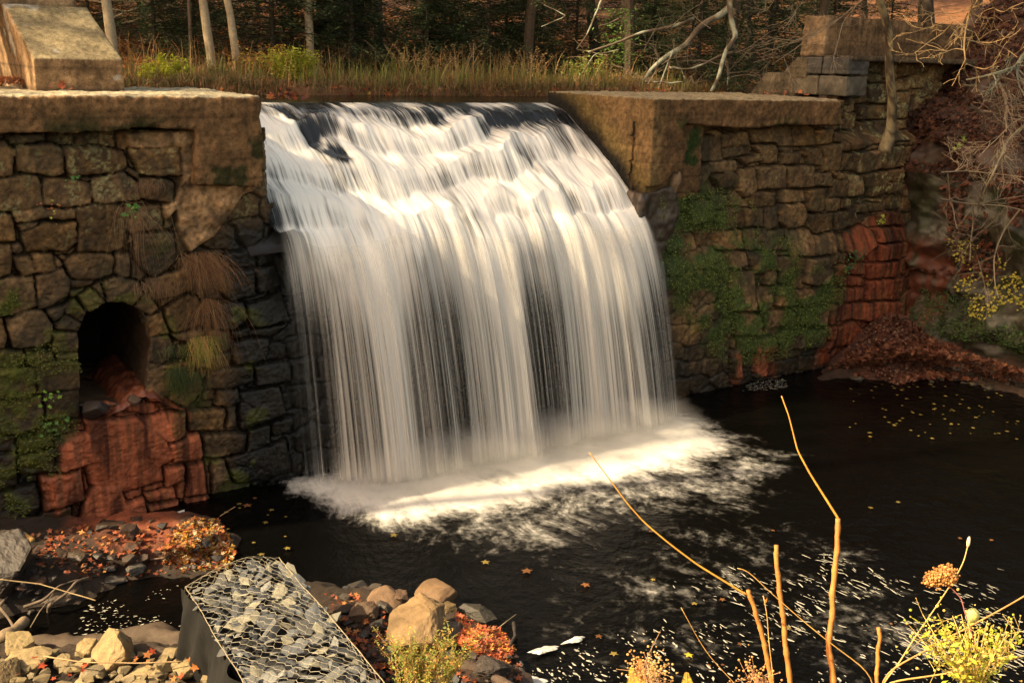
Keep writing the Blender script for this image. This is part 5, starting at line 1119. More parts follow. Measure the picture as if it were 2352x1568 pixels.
for _ in range(46):
    u, v = 1330 + 420 * rg.random(), 60 + 150 * rg.random(); limb(mb, at(u, v, 21.6 + 1.6 * rg.random()), rg.normal(size=3) * np.array([1, .4, .7]), .5 + .7 * rg.random(), .010, 1, rg, (.16, .115, .075), 3, 0, .3, .5, .6, .003)
mb.build('twigs', M_TWIG, dead)

# --- dry grass, weeds and litter on the pond's far bank
def bankpts(n_, t0, t1, s0=-4.5, s1=15.5, seed=1):
    r_ = np.random.default_rng(seed); s_ = s0 + (s1 - s0) * r_.random(n_); t_ = t0 + (t1 - t0) * r_.random(n_) ** 1.2; P = WA(s_, t_, 0 * s_); P[:, 2] = bgz(P[:, 0], P[:, 1]) - .02; return P, s_, t_
TANG = [(.40, .235, .10), (.34, .17, .07), (.28, .15, .06), (.45, .30, .13), (.22, .16, .06), (.38, .16, .06)]
GRN = [(.16, .17, .04), (.12, .14, .03), (.22, .20, .05)]
mb = MB()
P, s_, t_ = bankpts(22000, 4.7, 8.6, seed=21); dn = fb2(s_ * .8, t_ * .8, 3, 33); P = P[dn > .42]
add_blades(mb, P, .26, 1.8, .0085, [(.26, .15, .06), (.20, .11, .045), (.30, .19, .08), (.14, .11, .04), (.12, .12, .035)], 31)
P, s_, t_ = bankpts(4200, 5.2, 9.6, seed=22); dn = fb2(s_ * .6, t_ * .6, 3, 34); P = P[dn > .47]
P = P[::2]; add_blades(mb, P, .75, .8, .006, TANG + GRN[:1], 32, nseg=4, droop=.2)
P, s_, t_ = bankpts(5200, 4.6, 5.6, seed=23); add_blades(mb, P, .30, 1.4, .008, [(.20, .12, .06), (.14, .09, .05), (.12, .12, .04), (.28, .17, .08)], 33, droop=.8)
P, s_, t_ = bankpts(2600, 5., 8., seed=26); dn = fb2(s_ * .9, t_ * .9, 3, 37); P = P[dn > .48]; add_blades(mb, P, .55, .7, .010, GRN, 35)
mb.build('dry_grass', M_GRASS, kind='stuff', label='tan and rusty dry grass and weeds covering the far bank of the pond', category='grass')
mb = MB()
P, s_, t_ = bankpts(5200, 4.65, 9.5, seed=24); P[:, 2] += .03; add_leaves(mb, P, .055, AUT + [(.42, .2, .1)], 41, .5)
P, s_, t_ = bankpts(9000, 9, 26, -14, 22, seed=25); P[:, 2] += .05; add_leaves(mb, P, .10, [(.30, .12, .04), (.34, .15, .05), (.18, .07, .03)], 42, .6, QUAD)
mb.build('leaf_litter', M_LEAF, kind='stuff', label='orange fallen leaves scattered over the bank and forest floor', category='leaf litter')
# weeds with small leaves
def weed(name, u, v, d_, hpx, wpx, n_st, cols, leaf, nl, lab, seed, cat='plant', stem=(.30, .20, .10), group=None, lean=.25, seeds=None, curve=.2, shape=RHOMB):
    if d_ > 15:
        for dq in np.arange(11, 34, .2):
            g = at(u, v, dq)
            if ST(g)[1] > 4.7 and g[2] < float(bgz(np.array(g[0]), np.array(g[1]))): break
        hpx *= 1.0; d_ = dq
    k_ = d_ / F; base = at(u, v, d_); rg = np.random.default_rng(seed); root = empty(name, base, label=lab, category=cat, **({'group': group} if group else {})); sm, fm = MB(), MB(); pts = []
    for i in range(n_st):
        off = (rg.random() - .5) * wpx * .5 * k_; b_ = base + CR[:, 0] * off + np.array([0, (rg.random() - .5) * wpx * .3 * k_, 0]); hh = hpx * k_ * (.55 + .5 * rg.random())
        dv = np.array([rg.normal(0, lean) + off * 1.2, rg.normal(0, lean) * .6, 1.]); dv /= np.linalg.norm(dv)
        q = np.array([b_ + dv * hh * t_ + np.array([curve * hh * t_ ** 2 * np.sign(off + 1e-6) * rg.random(), 0, -.08 * hh * t_ ** 2]) for t_ in np.linspace(0, 1, 7)])
        V, Fs = tube(q, np.linspace(max(.0035, .004 * d_ / 20), .0015, 7), 3, False); sm.add(V, Fs, stem)
        for _ in range(nl):
            t_ = .15 + .85 * rg.random(); j = min(int(t_ * 6), 5); pts.append(q[j] * (1 - (t_ * 6 - j)) + q[j + 1] * (t_ * 6 - j) + rg.normal(0, leaf * 1.3, 3))
    sm.build('stems', M_TWIG, root)
    if pts: add_leaves(fm, np.array(pts), leaf, cols, seed, .7, shape); fm.build('leaves', M_LEAF, root)
    return root
YEL = [(.62, .60, .05), (.55, .50, .05), (.40, .46, .05)]
for i, (u, hp) in enumerate([(335, 48), (352, 52), (372, 62), (385, 40), (405, 58), (425, 45)]):
    weed('yellow_plant', u, 186 + (i % 2) * 2, 20.3 + .3 * (i % 3), hp, 16, 4, YEL, .040, 90, 'bright yellow leafy plant on the sunny bank right of the pier', 300 + i, group='yellow plants on the bank', lean=.08, curve=.0)
root = weed('flare_bush', 674, 190, 21.0, 82, 95, 60, [(.40, .42, .05), (.34, .36, .04), (.5, .48, .06)], .030, 110, 'round bright yellow green bush in front of the pale lichened trunk', 320, 'bush', lean=.22)  # bush added in place of a round green lens ghost
for i, (u, v, hp, cols, lab, lf_) in enumerate([(600,172,85,[(.55,.40,.05),(.45,.20,.05)],'tall plant with yellow heart shaped leaves left of the green bush',.035), (1345,180,70,[(.22,.30,.05),(.30,.34,.06)],'light green leafy shrub at the right end of the grass bank',.035),
   (560,170,60,[(.5,.22,.06),(.3,.25,.06)],'rusty orange shrub between the pale trunks and the yellow plants',.03), (1120,170,95,[(.30,.20,.08),(.16,.15,.05)],'brown twiggy bush standing in the middle of the grass',.02), (940,175,90,[(.33,.22,.08),(.22,.2,.06)],'tall brown weedy bush right of the dark grey trunk',.022),
   (1045,178,95,[(.35,.18,.07),(.22,.18,.06)],'reddish brown bush in the middle of the far bank',.022),(1210,178,80,[(.34,.21,.09)],'tan feathery bush near the right part of the bank',.02),(800,170,80,[(.3,.15,.06),(.2,.14,.05)],'low brown thicket in front of the thick black trunk',.022),(480,175,50,[(.32,.2,.08),(.2,.2,.05)],'mixed brown and green weeds below the speckled trunk',.025), (1440,190,45,[(.2,.2,.06),(.3,.16,.07)],'low weeds in front of the fallen limbs',.025)]):
    weed('shrub', u, v + 8, 20.8 + .4 * (i % 3), hp, 110, 34, cols, lf_, 26, lab, 340 + i, 'shrub', lean=.35)
# green vine on the dark trunk right of centre
mb = MB(); rg = np.random.default_rng(3); P = np.array([at(1420 + 60 * rg.normal() * .4, 20 + 130 * rg.random(), 22.8 + .3 * rg.random()) for _ in range(700)]); add_leaves(mb, P, .035, [(.14, .24, .05), (.10, .18, .04)], 3, .8, RHOMB)
mb.build('vine', M_LEAF, label='light green vine climbing beside the dark shaded trunk', category='vine')

# ================================================================== PLANTS ON THE WALLS AND BANKS
# moss tufts on the right wall, on the mossy stones of the left wall
def wall_moss(name, polys, n_, size, cols, seed, par_, lo=.5):
    r_ = np.random.default_rng(seed); allP = []
    for poly in polys:
        Q = np.array(poly); s_ = Q[:, 0].min() + r_.random(n_) * np.ptp(Q[:, 0]); z_ = Q[:, 1].min() + r_.random(n_) * np.ptp(Q[:, 1])
        m = (sdf(poly, s_, z_) > -.1) & (fb2(s_ * 3.2, z_ * 3.2, 5, 81) > lo) & (z_ > .05); s_, z_ = s_[m], z_[m]
        allP.append(WA(s_, -.03 - .04 * r_.random(len(s_)) , z_))
    P = np.concatenate(allP); mb = MB(); add_leaves(mb, P, size, cols, seed, .6, RHOMB, nrm=N); mb.build(name, M_LEAF, par_, kind='stuff')
wall_moss('moss', [P_MOSSR], 30000, .015, [(.17, .19, .04), (.09, .12, .025), (.21, .23, .05), (.05, .07, .015), (.07, .10, .025)], 501, right, .485)
wall_moss('moss', P_MOSSL, 3000, .015, [(.14, .15, .03), (.10, .12, .025), (.18, .17, .03)], 502, left, .50)
# hanging dry grass tuft on the left wall
def hang(name, u, v, n_, L, spread, cols, lab, seed, t_=-.12, out=.35, side=(.2, 0), cat='grass tuft', width=.0035, up=.3):
    r_ = np.random.default_rng(seed); s0, z0 = SZ(u, v, t_); mb = MB()
    for _ in range(n_):
        s_, z_ = s0 + r_.normal(0, spread), z0 + r_.normal(0, spread * .35); l = L * (.45 + .65 * r_.random()); ds = side[0] + r_.normal(0, .35); o_ = out * (.5 + r_.random())
        kk = r_.normal(0, .06, 3); q = np.array([W(s_ + ds * l * (t_q ** .8) * .8 + l * kk[0] * math.sin(6 * t_q + kk[1] * 50), t_ - o_ * l * .5 * t_q + l * kk[2] * t_q, z_ + up * l * .5 * t_q - l * 1.05 * t_q ** 2 + l * kk[1] * math.sin(5 * t_q)) for t_q in np.linspace(0, 1, 7)])
        w_ = D * width * (.6 + .8 * r_.random()); c = pick(cols, 1, int(r_.integers(1e6)))[0]
        mb.quads(np.stack([np.stack([q[i] - w_ * (1 - i / 7), q[i] + w_ * (1 - i / 7), q[i + 1] + w_ * (1 - (i + 1) / 7), q[i + 1] - w_ * (1 - (i + 1) / 7)]) for i in range(6)]), c)
    mb.build(name, M_GRASS, label=lab, category=cat)
RUST = [(.30, .15, .065), (.22, .10, .045), (.36, .20, .09), (.14, .08, .04)]
hang('grass_tuft', 445, 598, 700, .60, .07, RUST, 'rust coloured dry grass tuft hanging on the left wall near the fall', 601, side=(.45, 0), up=.9, width=.0026)
hang('grass_tuft', 478, 690, 160, .80, .03, RUST, 'long drooping rusty grass strands below the large tuft', 602, side=(.0, 0), up=.1, out=.15, width=.0022)
hang('grass_tuft', 462, 780, 160, .42, .06, [(.55, .38, .10), (.50, .26, .10), (.30, .34, .06)], 'small orange and green tuft above the mossy round stones', 603, side=(.1, 0))
hang('grass_tuft', 490, 775, 90, .22, .06, [(.13, .17, .03), (.18, .19, .03)], 'bright green grass tuft hanging on the mossy round stone', 604, side=(-.02, 0), up=.1)
hang('grass_tuft', 405, 850, 110, .42, .05, [(.05, .075, .022), (.08, .09, .03)], 'dark green grass hanging right of the culvert mouth', 605, side=(0, 0), up=.15, out=.2)
hang('grass_tuft', 445, 860, 90, .40, .05, [(.06, .085, .022), (.09, .08, .03)], 'green grass strands dangling toward the red stain, right', 606, side=(0, 0), up=.1, out=.2)
hang('grass_tuft', 395, 800, 60, .18, .08, [(.04, .07, .025), (.16, .16, .06)], 'short bluish green tuft on the ledge right of the culvert', 607, side=(0, 0))
hang('dry_vine', 360, 655, 150, .22, .12, [(.28, .15, .08), (.2, .12, .06)], 'matted brown dry vine on the ledge above the arch', 608, side=(0, 0), cat='vine')
hang('dry_vine', 295, 475, 60, .9, .07, [(.25, .13, .07), (.3, .18, .09)], 'thin brown creeper trailing down the left wall stones', 609, side=(.15, 0), cat='vine', width=.0022, up=0)
hang('dry_vine', 335, 425, 120, .12, .08, [(.22, .12, .06)], 'small brown dry moss clump under the end block', 610, side=(0, 0), cat='vine')
def leafclump(name, u, v, n_, sp, size, cols, lab, seed, t_=-.13, cat='plant', shape=STAR):
    s0, z0 = SZ(u, v, t_); r_ = np.random.default_rng(seed); P = WA(s0 + r_.normal(0, sp, n_), t_ - .05 * r_.random(n_), z0 + r_.normal(0, sp * .8, n_)); mb = MB(); add_leaves(mb, P, size, cols, seed, .4, shape, nrm=N * .8); mb.build(name, M_LEAF, label=lab, category=cat)
leafclump('creeper', 302, 478, 14, .07, .030, [(.10, .26, .06), (.14, .30, .06)], 'green ivy leaves on the left wall below the largest stone', 1)
leafclump('creeper', 168, 409, 8, .03, .022, [(.10, .22, .06)], 'tiny dark green leaf cluster in a joint of the upper left wall', 2)
leafclump('creeper', 128, 478, 16, .07, .018, [(.40, .38, .06), (.35, .12, .05)], 'yellow and red creeper leaves along a ledge of the left wall', 3)
leafclump('fern', 112, 912, 12, .06, .025, [(.20, .36, .05)], 'light green weed on the mossy stone left of the culvert', 4)
leafclump('fern', 125, 970, 16, .08, .022, [(.10, .22, .05)], 'green weed low on the mossy stones left of the red stain', 5)
leafclump('fern', 2022, 508, 14, .06, .035, [(.42, .42, .06), (.3, .34, .05)], 'yellow green leaves where the red stain on the right begins', 6, t_=-.1)
leafclump('fern', 1965, 590, 40, .12, .030, [(.05, .12, .04), (.07, .15, .05)], 'dark green fern on the left edge of the right red stain', 7, t_=-.1)
leafclump('fern', 1952, 610, 30, .08, .028, [(.05, .12, .04)], 'small dark fern lower on the left edge of the right red stain', 8, t_=-.1)
# small stone jutting under the right coping corner
V, Fs = rockV((.13, .10, .26), 808, 4, 1.2); s0, z0 = SZ(1556, 425, -.1); link_mesh('stone', V + W(s0, -.02, z0), Fs, M_ROCK, col=rockcol(V, (.14, .09, .05), 8), category='stone', label='pointed loose stone standing under the right coping corner')
# tree growing from the right wall
tp_ = [(1150,-160),(1190,-20),(1240,150),(1280,300),(1270,450),(1275,600),(1300,800),(1290,1000),(1262,1130),(1240,1215)]
Pw = [onplane(u, v, W(0, -.22 - .02 * k_, 0), N) for k_, (u, v) in enumerate(cp(tp_, 5858, 0)[::-1])][::-1]
S_ = spline(Pw, 40); rad = np.interp(np.linspace(0, 1, 40), [0, .85, 1], [.052, .082, .13]); V, Fs = tube(S_, rad, 14); V += .02 * (fb3(V, 7, 3, 9)[:, None] - .5)
li = sst(.47, .56, fb3(V * np.array([1, 1, .6]), 9, 4, 61))[:, None]; c = (np.array([.055, .040, .025]) * (1 - li) + np.array([.19, .15, .085]) * li) * (.5 + fb3(V, 20, 3, 3))[:, None]
wt = empty('tree', S_[-1], label='slender curved tree trunk growing out of the right wall', category='tree'); mb = MB(); mb.add(V, Fs, c); mb.C[-1] = c; mb.build('trunk', M_BARK, wt, smooth=True)
rg = np.random.default_rng(31); mb = MB(); o4 = (5858, 0)
def brpx(pts, r0, off, d_, col, kids=9, L=.35, dep=1, mbx=None):
    P = spline([at(u, v, d_ + .25 * math.sin(i * 1.3)) for i, (u, v) in enumerate(cp(pts, off, 0))], 20); rad = np.linspace(r0, r0 * .3, 20); V, Fs = tube(P, rad, 5, False); (mbx or mb).add(V, Fs, col)
    for k_ in range(kids):
        i = int(3 + 15 * rg.random()); dd = (P[min(i + 1, 19)] - P[i - 1]); dd /= np.linalg.norm(dd); limb(mbx or mb, P[i], dd * .6 + rg.normal(size=3) * .45, L * (.5 + rg.random()), rad[i] * .6, dep, rg, col, 3, 0, .3, .45, .6, .0022)
TW = (.34, .26, .15)
for pts in [[(1060,0),(960,80),(800,210),(640,300),(420,370),(230,440)],[(1030,20),(900,180),(850,380),(820,470),(850,560)],[(980,60),(860,160),(720,230),(560,270),(400,255)],[(600,330),(480,420),(330,520)],[(350,0),(300,80),(210,115)],[(540,0),(530,90),(450,200),(380,240)],[(690,260),(520,330),(300,300),(230,260)]]:
    brpx(pts, .010, 5858, 17.5, (.19, .145, .095), 6, .45)
mb.build('branches', M_TWIG, wt)
# sunlit hanging branches near the camera, upper right
mb = MB(); SUNB = (.30, .20, .09)
for pts, r0 in [([(1950,0),(1910,120),(1880,250),(1870,400),(1885,480),(1870,570)], .012), ([(1900,110),(1860,200),(1800,250),(1755,310)], .008), ([(1890,320),(1980,340),(2090,345),(2200,310)], .009), ([(1890,240),(1960,260),(2000,340)], .006), ([(1870,400),(1800,390),(1700,430),(1610,455)], .007), ([(1880,510),(1960,540),(2040,560),(2150,500)], .007),
    ([(2080,0),(2120,80),(2190,100),(2250,60),(2352,20)], .009), ([(2060,20),(1950,60),(1800,110),(1600,105),(1520,70)], .006), ([(1830,130),(1600,220),(1400,280)], .005), ([(1780,180),(1700,270),(1600,330),(1460,440),(1350,440)], .006), ([(2100,340),(2220,400),(2300,460)], .006), ([(1990,0),(1950,50),(1860,180)], .007)]:
    brpx(pts, r0, 5858, 11.0, SUNB, 5, .22)
mb.build('branch', M_TWIG, label='bright sunlit bare branch hanging into the upper right corner', category='branch')
mb = MB()
for pts, r0, c_ in [([(2420,380),(2340,450),(2290,540),(2200,570),(2080,600),(2000,620),(1890,640)], .04, (.16,.16,.11)), ([(2420,960),(2330,1030),(2210,1140),(2150,1300),(2090,1420),(2020,1560)], .035, (.16,.13,.08)), ([(2090,540),(2150,660),(2200,760),(2215,900),(2210,1060)], .030, (.17,.125,.08)), ([(1910,840),(2000,890),(2100,900),(2150,920)], .03, (.1,.07,.045)),
    ([(1690,1380),(1900,1370),(2100,1390),(2352,1420)], .010, (.26,.2,.13)), ([(2352,940),(2250,990),(2150,1100),(2000,1240)], .010, (.26,.2,.13)), ([(2180,560),(2230,700),(2260,900),(2240,1100)], .008, (.22,.16,.1))]:
    brpx(pts, r0, 5858, 15.5, c_, 9, .45, 2)
oT = (5858, 1390)
for pts, r0 in [([(1680,205),(1860,240),(1990,250),(2200,260),(2400,310)], .018), ([(1990,245),(2150,210),(2352,180)], .014), ([(1940,250),(1945,400),(1925,550),(1920,700)], .014), ([(2320,290),(2200,440),(2130,600),(2110,700),(2120,900),(2150,1000)], .016), ([(1930,540),(1870,620),(1825,690)], .008), ([(1990,700),(2050,950),(2070,1100)], .008), ([(1740,0),(1760,200),(1700,300)], .008), ([(1920,300),(1800,460),(1780,520)], .008)]:
    P = spline([at(u, v, 15.2 + .2 * math.sin(i)) for i, (u, v) in enumerate(cp(pts, *oT))], 18); rad = np.linspace(r0, r0 * .3, 18); V, Fs = tube(P, rad, 5, False); mb.add(V, Fs, (.12, .09, .055))
    for k_ in range(10):
        i = int(2 + 14 * rg.random()); limb(mb, P[i], rg.normal(size=3) * np.array([.8, .4, .6]), .35 * (.5 + rg.random()), rad[i] * .6, 1, rg, (.09, .068, .045), 2, -.03, .3, .45, .6, .0022)
mb.build('bare_shrub', M_TWIG, label='tangle of bare grey branches growing from the right rocky bank', category='shrub')
# leaves, vines and moss on the right bank
def bank_leaves(name, n_, zlo, zhi, tlo, thi, size, cols, lab, seed, thr, cat='leaf litter', frq=1.6, shape=STAR):
    r_ = np.random.default_rng(seed); zz = zlo + (zhi - zlo) * r_.random(n_); tt = tlo + (thi - tlo) * r_.random(n_); m = fb2(tt * frq, zz * frq, 4, seed) > thr; zz, tt = zz[m], tt[m]
    i = np.clip(((tt - t_b[0]) / .045).astype(int), 0, len(t_b) - 1); j = np.clip(((zz - z_b[0]) / .045).astype(int), 0, len(z_b) - 1)
    P = WA(bs_b[i, j] - .03 - .05 * r_.random(len(zz)), tt, zz); mb = MB(); add_leaves(mb, P, size, cols, seed, .6, shape, nrm=-D * .6 + N * .3); mb.build(name, M_LEAF, kind='stuff', label=lab, category=cat)
bank_leaves('bank_litter', 26000, 3.4, 8.5, -7, 1.2, .06, [(.075, .028, .016), (.05, .02, .012), (.10, .042, .022), (.035, .016, .010)], 'rust red oak leaves covering the top of the right bank', 701, .42)
bank_leaves('bank_litter', 3000, 1.6, 3.6, -3, 1.2, .05, [(.13, .045, .025), (.09, .035, .02)], 'scattered red leaves caught on ledges of the right rock', 702, .56)
bank_leaves('ivy', 7000, .5, 2.4, -2.6, .6, .028, [(.05, .09, .025), (.08, .12, .03), (.035, .06, .02)], 'dark green creeping plants on the lower right rock', 703, .55, 'plant', 1.3, RHOMB)
bank_leaves('ivy', 900, 1.0, 2.3, -2.2, -.6, .030, [(.50, .42, .06), (.40, .36, .06)], 'yellow heart shaped creeper leaves on the right rock', 704, .56, 'plant', 1.8)
leafclump('fern', 2216, 320, 26, .13, .05, [(.30, .34, .07), (.2, .28, .06)], 'pale green leafy seedling on the right bank beside the wall', 9, t_=-.6)

# litter, driftwood and small things on the shore
LR = [(.28, .075, .03), (.36, .10, .04), (.20, .06, .03), (.45, .20, .06), (.12, .05, .03)]
litter('leaf_litter', [(60,1235),(200,1205),(420,1210),(470,1240),(450,1320),(200,1330),(90,1300)], 420, .032, LR, 801, 'wet red leaves lying over the rubble below the red wall', None)
litter('leaf_litter', [(380,1235),(445,1190),(500,1195),(530,1240),(545,1265),(525,1305),(420,1315),(370,1290)], 1500, .026, [(.42, .14, .03), (.46, .26, .04), (.34, .08, .03), (.2, .08, .03), (.4, .33, .2)], 802, 'bright heap of orange and yellow leaves at the pool edge', None)
litter('leaf_litter', [(1050,1410),(1100,1440),(1150,1450),(1180,1490),(1160,1530),(1090,1500),(1040,1470)], 900, .034, [(.40, .10, .04), (.60, .30, .06), (.45, .10, .04), (.3, .12, .06)], 803, 'orange and red leaves heaped right of the pointed boulder', None)
litter('leaf_litter', [(740,1360),(880,1370),(900,1500),(1190,1520),(1200,1568),(860,1568)], 260, .034, LR, 804, 'scattered red leaves between the boulders', None)
litter('leaf_litter', [(-10,1500),(480,1500),(520,1568),(-10,1568)], 22, .035, [(.40, .07, .03), (.4, .15, .04)], 805, 'few red leaves on the golden foreground stones', .35)
litter('leaf_litter', [(1900,850),(1960,800),(2040,755),(2130,770),(2250,820),(2352,850),(2352,880),(1990,866)], 2600, .05, [(.16, .06, .035), (.22, .09, .045), (.10, .04, .025)], 806, 'heap of brown leaves at the foot of the right wall', None)
# mound under those leaves
s = np.linspace(12.2, 15.6, 90); t = np.linspace(-1.9, .1, 60); S, T = np.meshgrid(s, t, indexing='ij')
Zm = .78 * np.exp(-((S - 14.3) / 1.0) ** 2 - ((T + .05) / .75) ** 2) + .12 * (fb2(S * 4, T * 4, 4, 55) - .5) + .02 - .35 * sst(-.75, -1.35, T) - .3 * sst(13.1, 12.4, S)
link_mesh('leaf_mound', WA(S, T, Zm).reshape(-1, 3), grid_faces(90, 60), M_SOIL, col=(np.array([.06, .024, .015]) * (.4 + 1.2 * fb2(S * 9, T * 9, 4, 56))[..., None]).reshape(-1, 3), smooth=True, kind='structure')
r_ = np.random.default_rng(5); sm = 13 + 2.1 * r_.random(2600); tm = -1.3 * r_.random(2600); zm_ = .78 * np.exp(-((sm - 14.3) / 1.0) ** 2 - ((tm + .05) / .75) ** 2) + .06 - .3 * sst(-.75, -1.35, tm); zm_ = np.maximum(zm_, .03)
mb = MB(); add_leaves(mb, WA(sm, tm, zm_), .045, [(.12, .045, .028), (.17, .065, .035), (.07, .028, .02), (.2, .11, .07)], 5, .8); mb.build('leaf_litter', M_LEAF, kind='stuff', label='rusty leaves piled on the mound beside the right red stain', category='leaf litter')
# blue ball
V, Fs = ico(4); P = onz(2336, 874, .07); c = np.tile([.02, .22, .42], (len(V), 1)) * (.7 + .6 * fb3(V, 4, 3, 1))[:, None]; c[fb3(V, 2.5, 3, 2) > .62] = (.30, .35, .30)
link_mesh('ball', V * .082 + P, Fs, M_WET, col=c, smooth=True, label='small blue ball lying at the far right shore', category='ball')
# white foam scrap and logs
def log(name, pts, z, r0, col, lab, cat='log', r1=None, ns=12, mat=None, rough=.25):
    P = spline([onz(u, v, z if not isinstance(z, (list, tuple)) else z[i]) for i, (u, v) in enumerate(pts)], 34); rad = np.linspace(r0, r1 or r0 * .8, 34) * (1 + .12 * np.sin(np.linspace(0, 9, 34))); V, Fs = tube(P, rad, ns)
    V = V + rad.mean() * rough * (fb3(V * np.array([1., 1, 1]), 8, 4, 7)[:, None] - .5) * 2
    c = np.array(col) * (.1 + 1.1 * fb3(V, 7, 4, 8) + .9 * fb3(V * np.array([.35, 1.2, 2.2]), 22, 3, 9))[:, None]; return link_mesh(name, V, Fs, mat or M_WOOD, col=c, smooth=True, label=lab, category=cat)
log('driftwood_log', [(60,1492),(170,1494),(270,1478),(345,1465),(430,1482)], [.05, .07, .10, .13, .12], .13, (.060, .042, .028), 'large grey driftwood log lying behind the golden foreground stones', r1=.12, ns=24, rough=.35)
log('driftwood_log', [(300,1500),(360,1505),(420,1520)], .16, .10, (.05, .036, .025), 'second weathered log end between the square boulder and the basket', ns=14)
log('log', [(1065,1530),(1110,1545),(1160,1572),(1200,1600)], .22, .055, (.06, .04, .028), 'dark bare log pointing down right beside the rough dark boulder')
log('log', [(5,1462),(30,1448),(58,1425)], .1, .055, (.16, .115, .07), 'grey brown log at the left edge of the side water')
log('branch', [(55,1393),(100,1378),(135,1345),(175,1332),(205,1330)], [.05, .1, .18, .16, .1], .016, (.11, .08, .055), 'curved bare branch reaching over the flat brown slab, upper', 'branch', .008, 7)
log('branch', [(112,1405),(113,1390),(150,1365),(175,1335),(205,1325)], [0., .12, .16, .2, .14], .020, (.11, .08, .055), 'forked bare branch with its tip dipping into the side water', 'branch', .010, 7)
log('branch', [(70,1440),(90,1405),(122,1362)], [.0, .12, .2], .005, (.2, .15, .1), 'very thin twig arching over the side water', 'twig', .003, 5)
log('branch', [(0,1390),(12,1375),(18,1365)], .12, .016, (.11, .08, .055), 'pale stick at the left edge above the side water', 'stick')
log('branch', [(0,1395),(20,1420),(35,1445)], .1, .014, (.11, .08, .055), 'pale grey stick leaning down left beside the log', 'stick')
log('stick', [(375,1462),(400,1470),(430,1478)], .08, .018, (.12, .08, .06), 'short dark stick in the side water beside the cloth', 'stick')
log('stick', [(310,1282),(350,1284),(400,1278)], .13, .012, (.15, .1, .07), 'dark stick lying across the leafy rubble', 'stick')
log('stick', [(45,1222),(60,1230),(76,1242)], .2, .035, (.40, .24, .08), 'bright orange piece of wood on the rubble at left', 'wood')
log('stick', [(505,1185),(525,1172),(540,1163)], [.08, .14, .2], .004, (.3, .2, .12), 'thin twig rising from the bright leaf heap', 'twig')
log('stick', [(1180,1430),(1183,1460),(1172,1480)], [.05, .1, .12], .018, (.03, .024, .02), 'short black stick at the pool edge right of the orange leaves', 'stick')
log('stick', [(1140,1445),(1165,1425),(1185,1410)], [.1, .15, .1], .004, (.2, .16, .1), 'thin twig over the pool right of the orange leaves', 'twig')
log('stick', [(0,1330),(90,1340),(220,1378)], .42, .006, (.2, .14, .07), 'fine pale twig lying over the stones at far left', 'twig')
log('stick', [(100,1506),(190,1520),(320,1522),(420,1518)], .42, .006, (.3, .2, .1), 'long thin tan twig across the golden foreground stones', 'twig')
P = [onz(u, v, .03) for u, v in [(356,1190),(390,1184),(424,1174),(420,1196),(400,1200),(372,1198)]]
V = np.array(P + [p + [0, 0, .025] for p in P]); n_ = len(P); link_mesh('foam_slab', V, [list(range(n_))[::-1], list(range(n_, 2 * n_))] + [[i, (i + 1) % n_, (i + 1) % n_ + n_, i + n_] for i in range(n_)], M_FOAM, col=np.tile([.55, .55, .52], (2 * n_, 1)), label='flat white foam patch at the foot of the red stained wall', category='foam')
# leaves on the walls and on the lip
def wleaves(u, v, n_, sp, size, cols, lab, z, seed):
    r_ = np.random.default_rng(seed); c_ = onz(u, v, z); P = c_ + np.stack([r_.normal(0, sp, n_), r_.normal(0, sp * .6, n_), .02 + .06 * r_.random(n_)], 1); mb = MB(); add_leaves(mb, P, size, cols, seed, .9); mb.build('leaf_pile', M_LEAF, label=lab, category='leaves')
wleaves(654, 229, 60, .13, .05, [(.30, .08, .03), (.45, .22, .05), (.14, .06, .04)], 'clump of wet leaves snagged on the lip at the left end of the fall', 4.56, 1)
wleaves(18, 196, 60, .14, .05, [(.50, .18, .06), (.30, .12, .06), (.2, .1, .06)], 'small pile of orange leaves against the pier on the left coping', 4.73, 2)
wleaves(155, 210, 9, .07, .045, [(.28, .09, .05)], 'few brown leaves on the coping in front of the pier', 4.73, 3)
for i, (u, v) in enumerate([(1758, 219), (1775, 221), (1808, 223), (1835, 221), (1848, 226)]):
    wleaves(u, v, 2, .03, .045, [(.50, .16, .07), (.35, .12, .06)], ('leftmost', 'second', 'third', 'fourth', 'rightmost')[i] + ' of the small red leaves lying on the right coping, from the left', 4.72, 20 + i)

# ================================================================== FLOATING LEAVES AND FOAM FLECKS
r_ = np.random.default_rng(9)
fl_ = [(905,1228,0),(1345,1342,1),(1582,1503,2),(2063,1152,0),(1775,1217,1),(1500,1330,0),(1810,1440,0),(2205,1235,1),(1595,1385,0),(585,1143,1),(520,1175,0),(600,1272,0),(660,1258,0),(568,1160,1),(2135,840,1),(1410,1500,0),(1375,1460,1),(1210,1310,1),(1115,1290,0),(2000,1165,0)]
fl_ += [(1950 + 390 * r_.random(), 880 + 130 * r_.random() ** 1.4, 0) for _ in range(90)] + [(1200 + 1100 * r_.random(), 1150 + 400 * r_.random(), 1) for _ in range(9)] + [(500 + 160 * r_.random(), 1150 + 120 * r_.random(), 0) for _ in range(12)]
for i, (u, v, k_) in enumerate(fl_):
    P = onz(u, v, .030); q = leaf_polys([P], .030 if i > 19 else .055, 1000 + i, .05)[0]; col = [(.22, .16, .04), (.20, .085, .03), (.60, .42, .04)][k_]
    q[:, 2] = .028 + .004 * (np.arange(len(q)) % 2)
    link_mesh('floating_leaf', q, [list(range(len(q)))], M_LEAF, col=np.tile(np.array(col) * (.6 + .6 * r_.random()), (len(q), 1)), category='leaf',
              label='small yellow leaf drifting on the dark pool' if k_ == 0 else ('orange brown leaf drifting on the dark pool' if k_ == 1 else 'bright yellow maple leaf on the pool above the fern fronds'), **({'group': 'leaves floating on the pool'} if k_ != 2 else {}))
flk = MB()
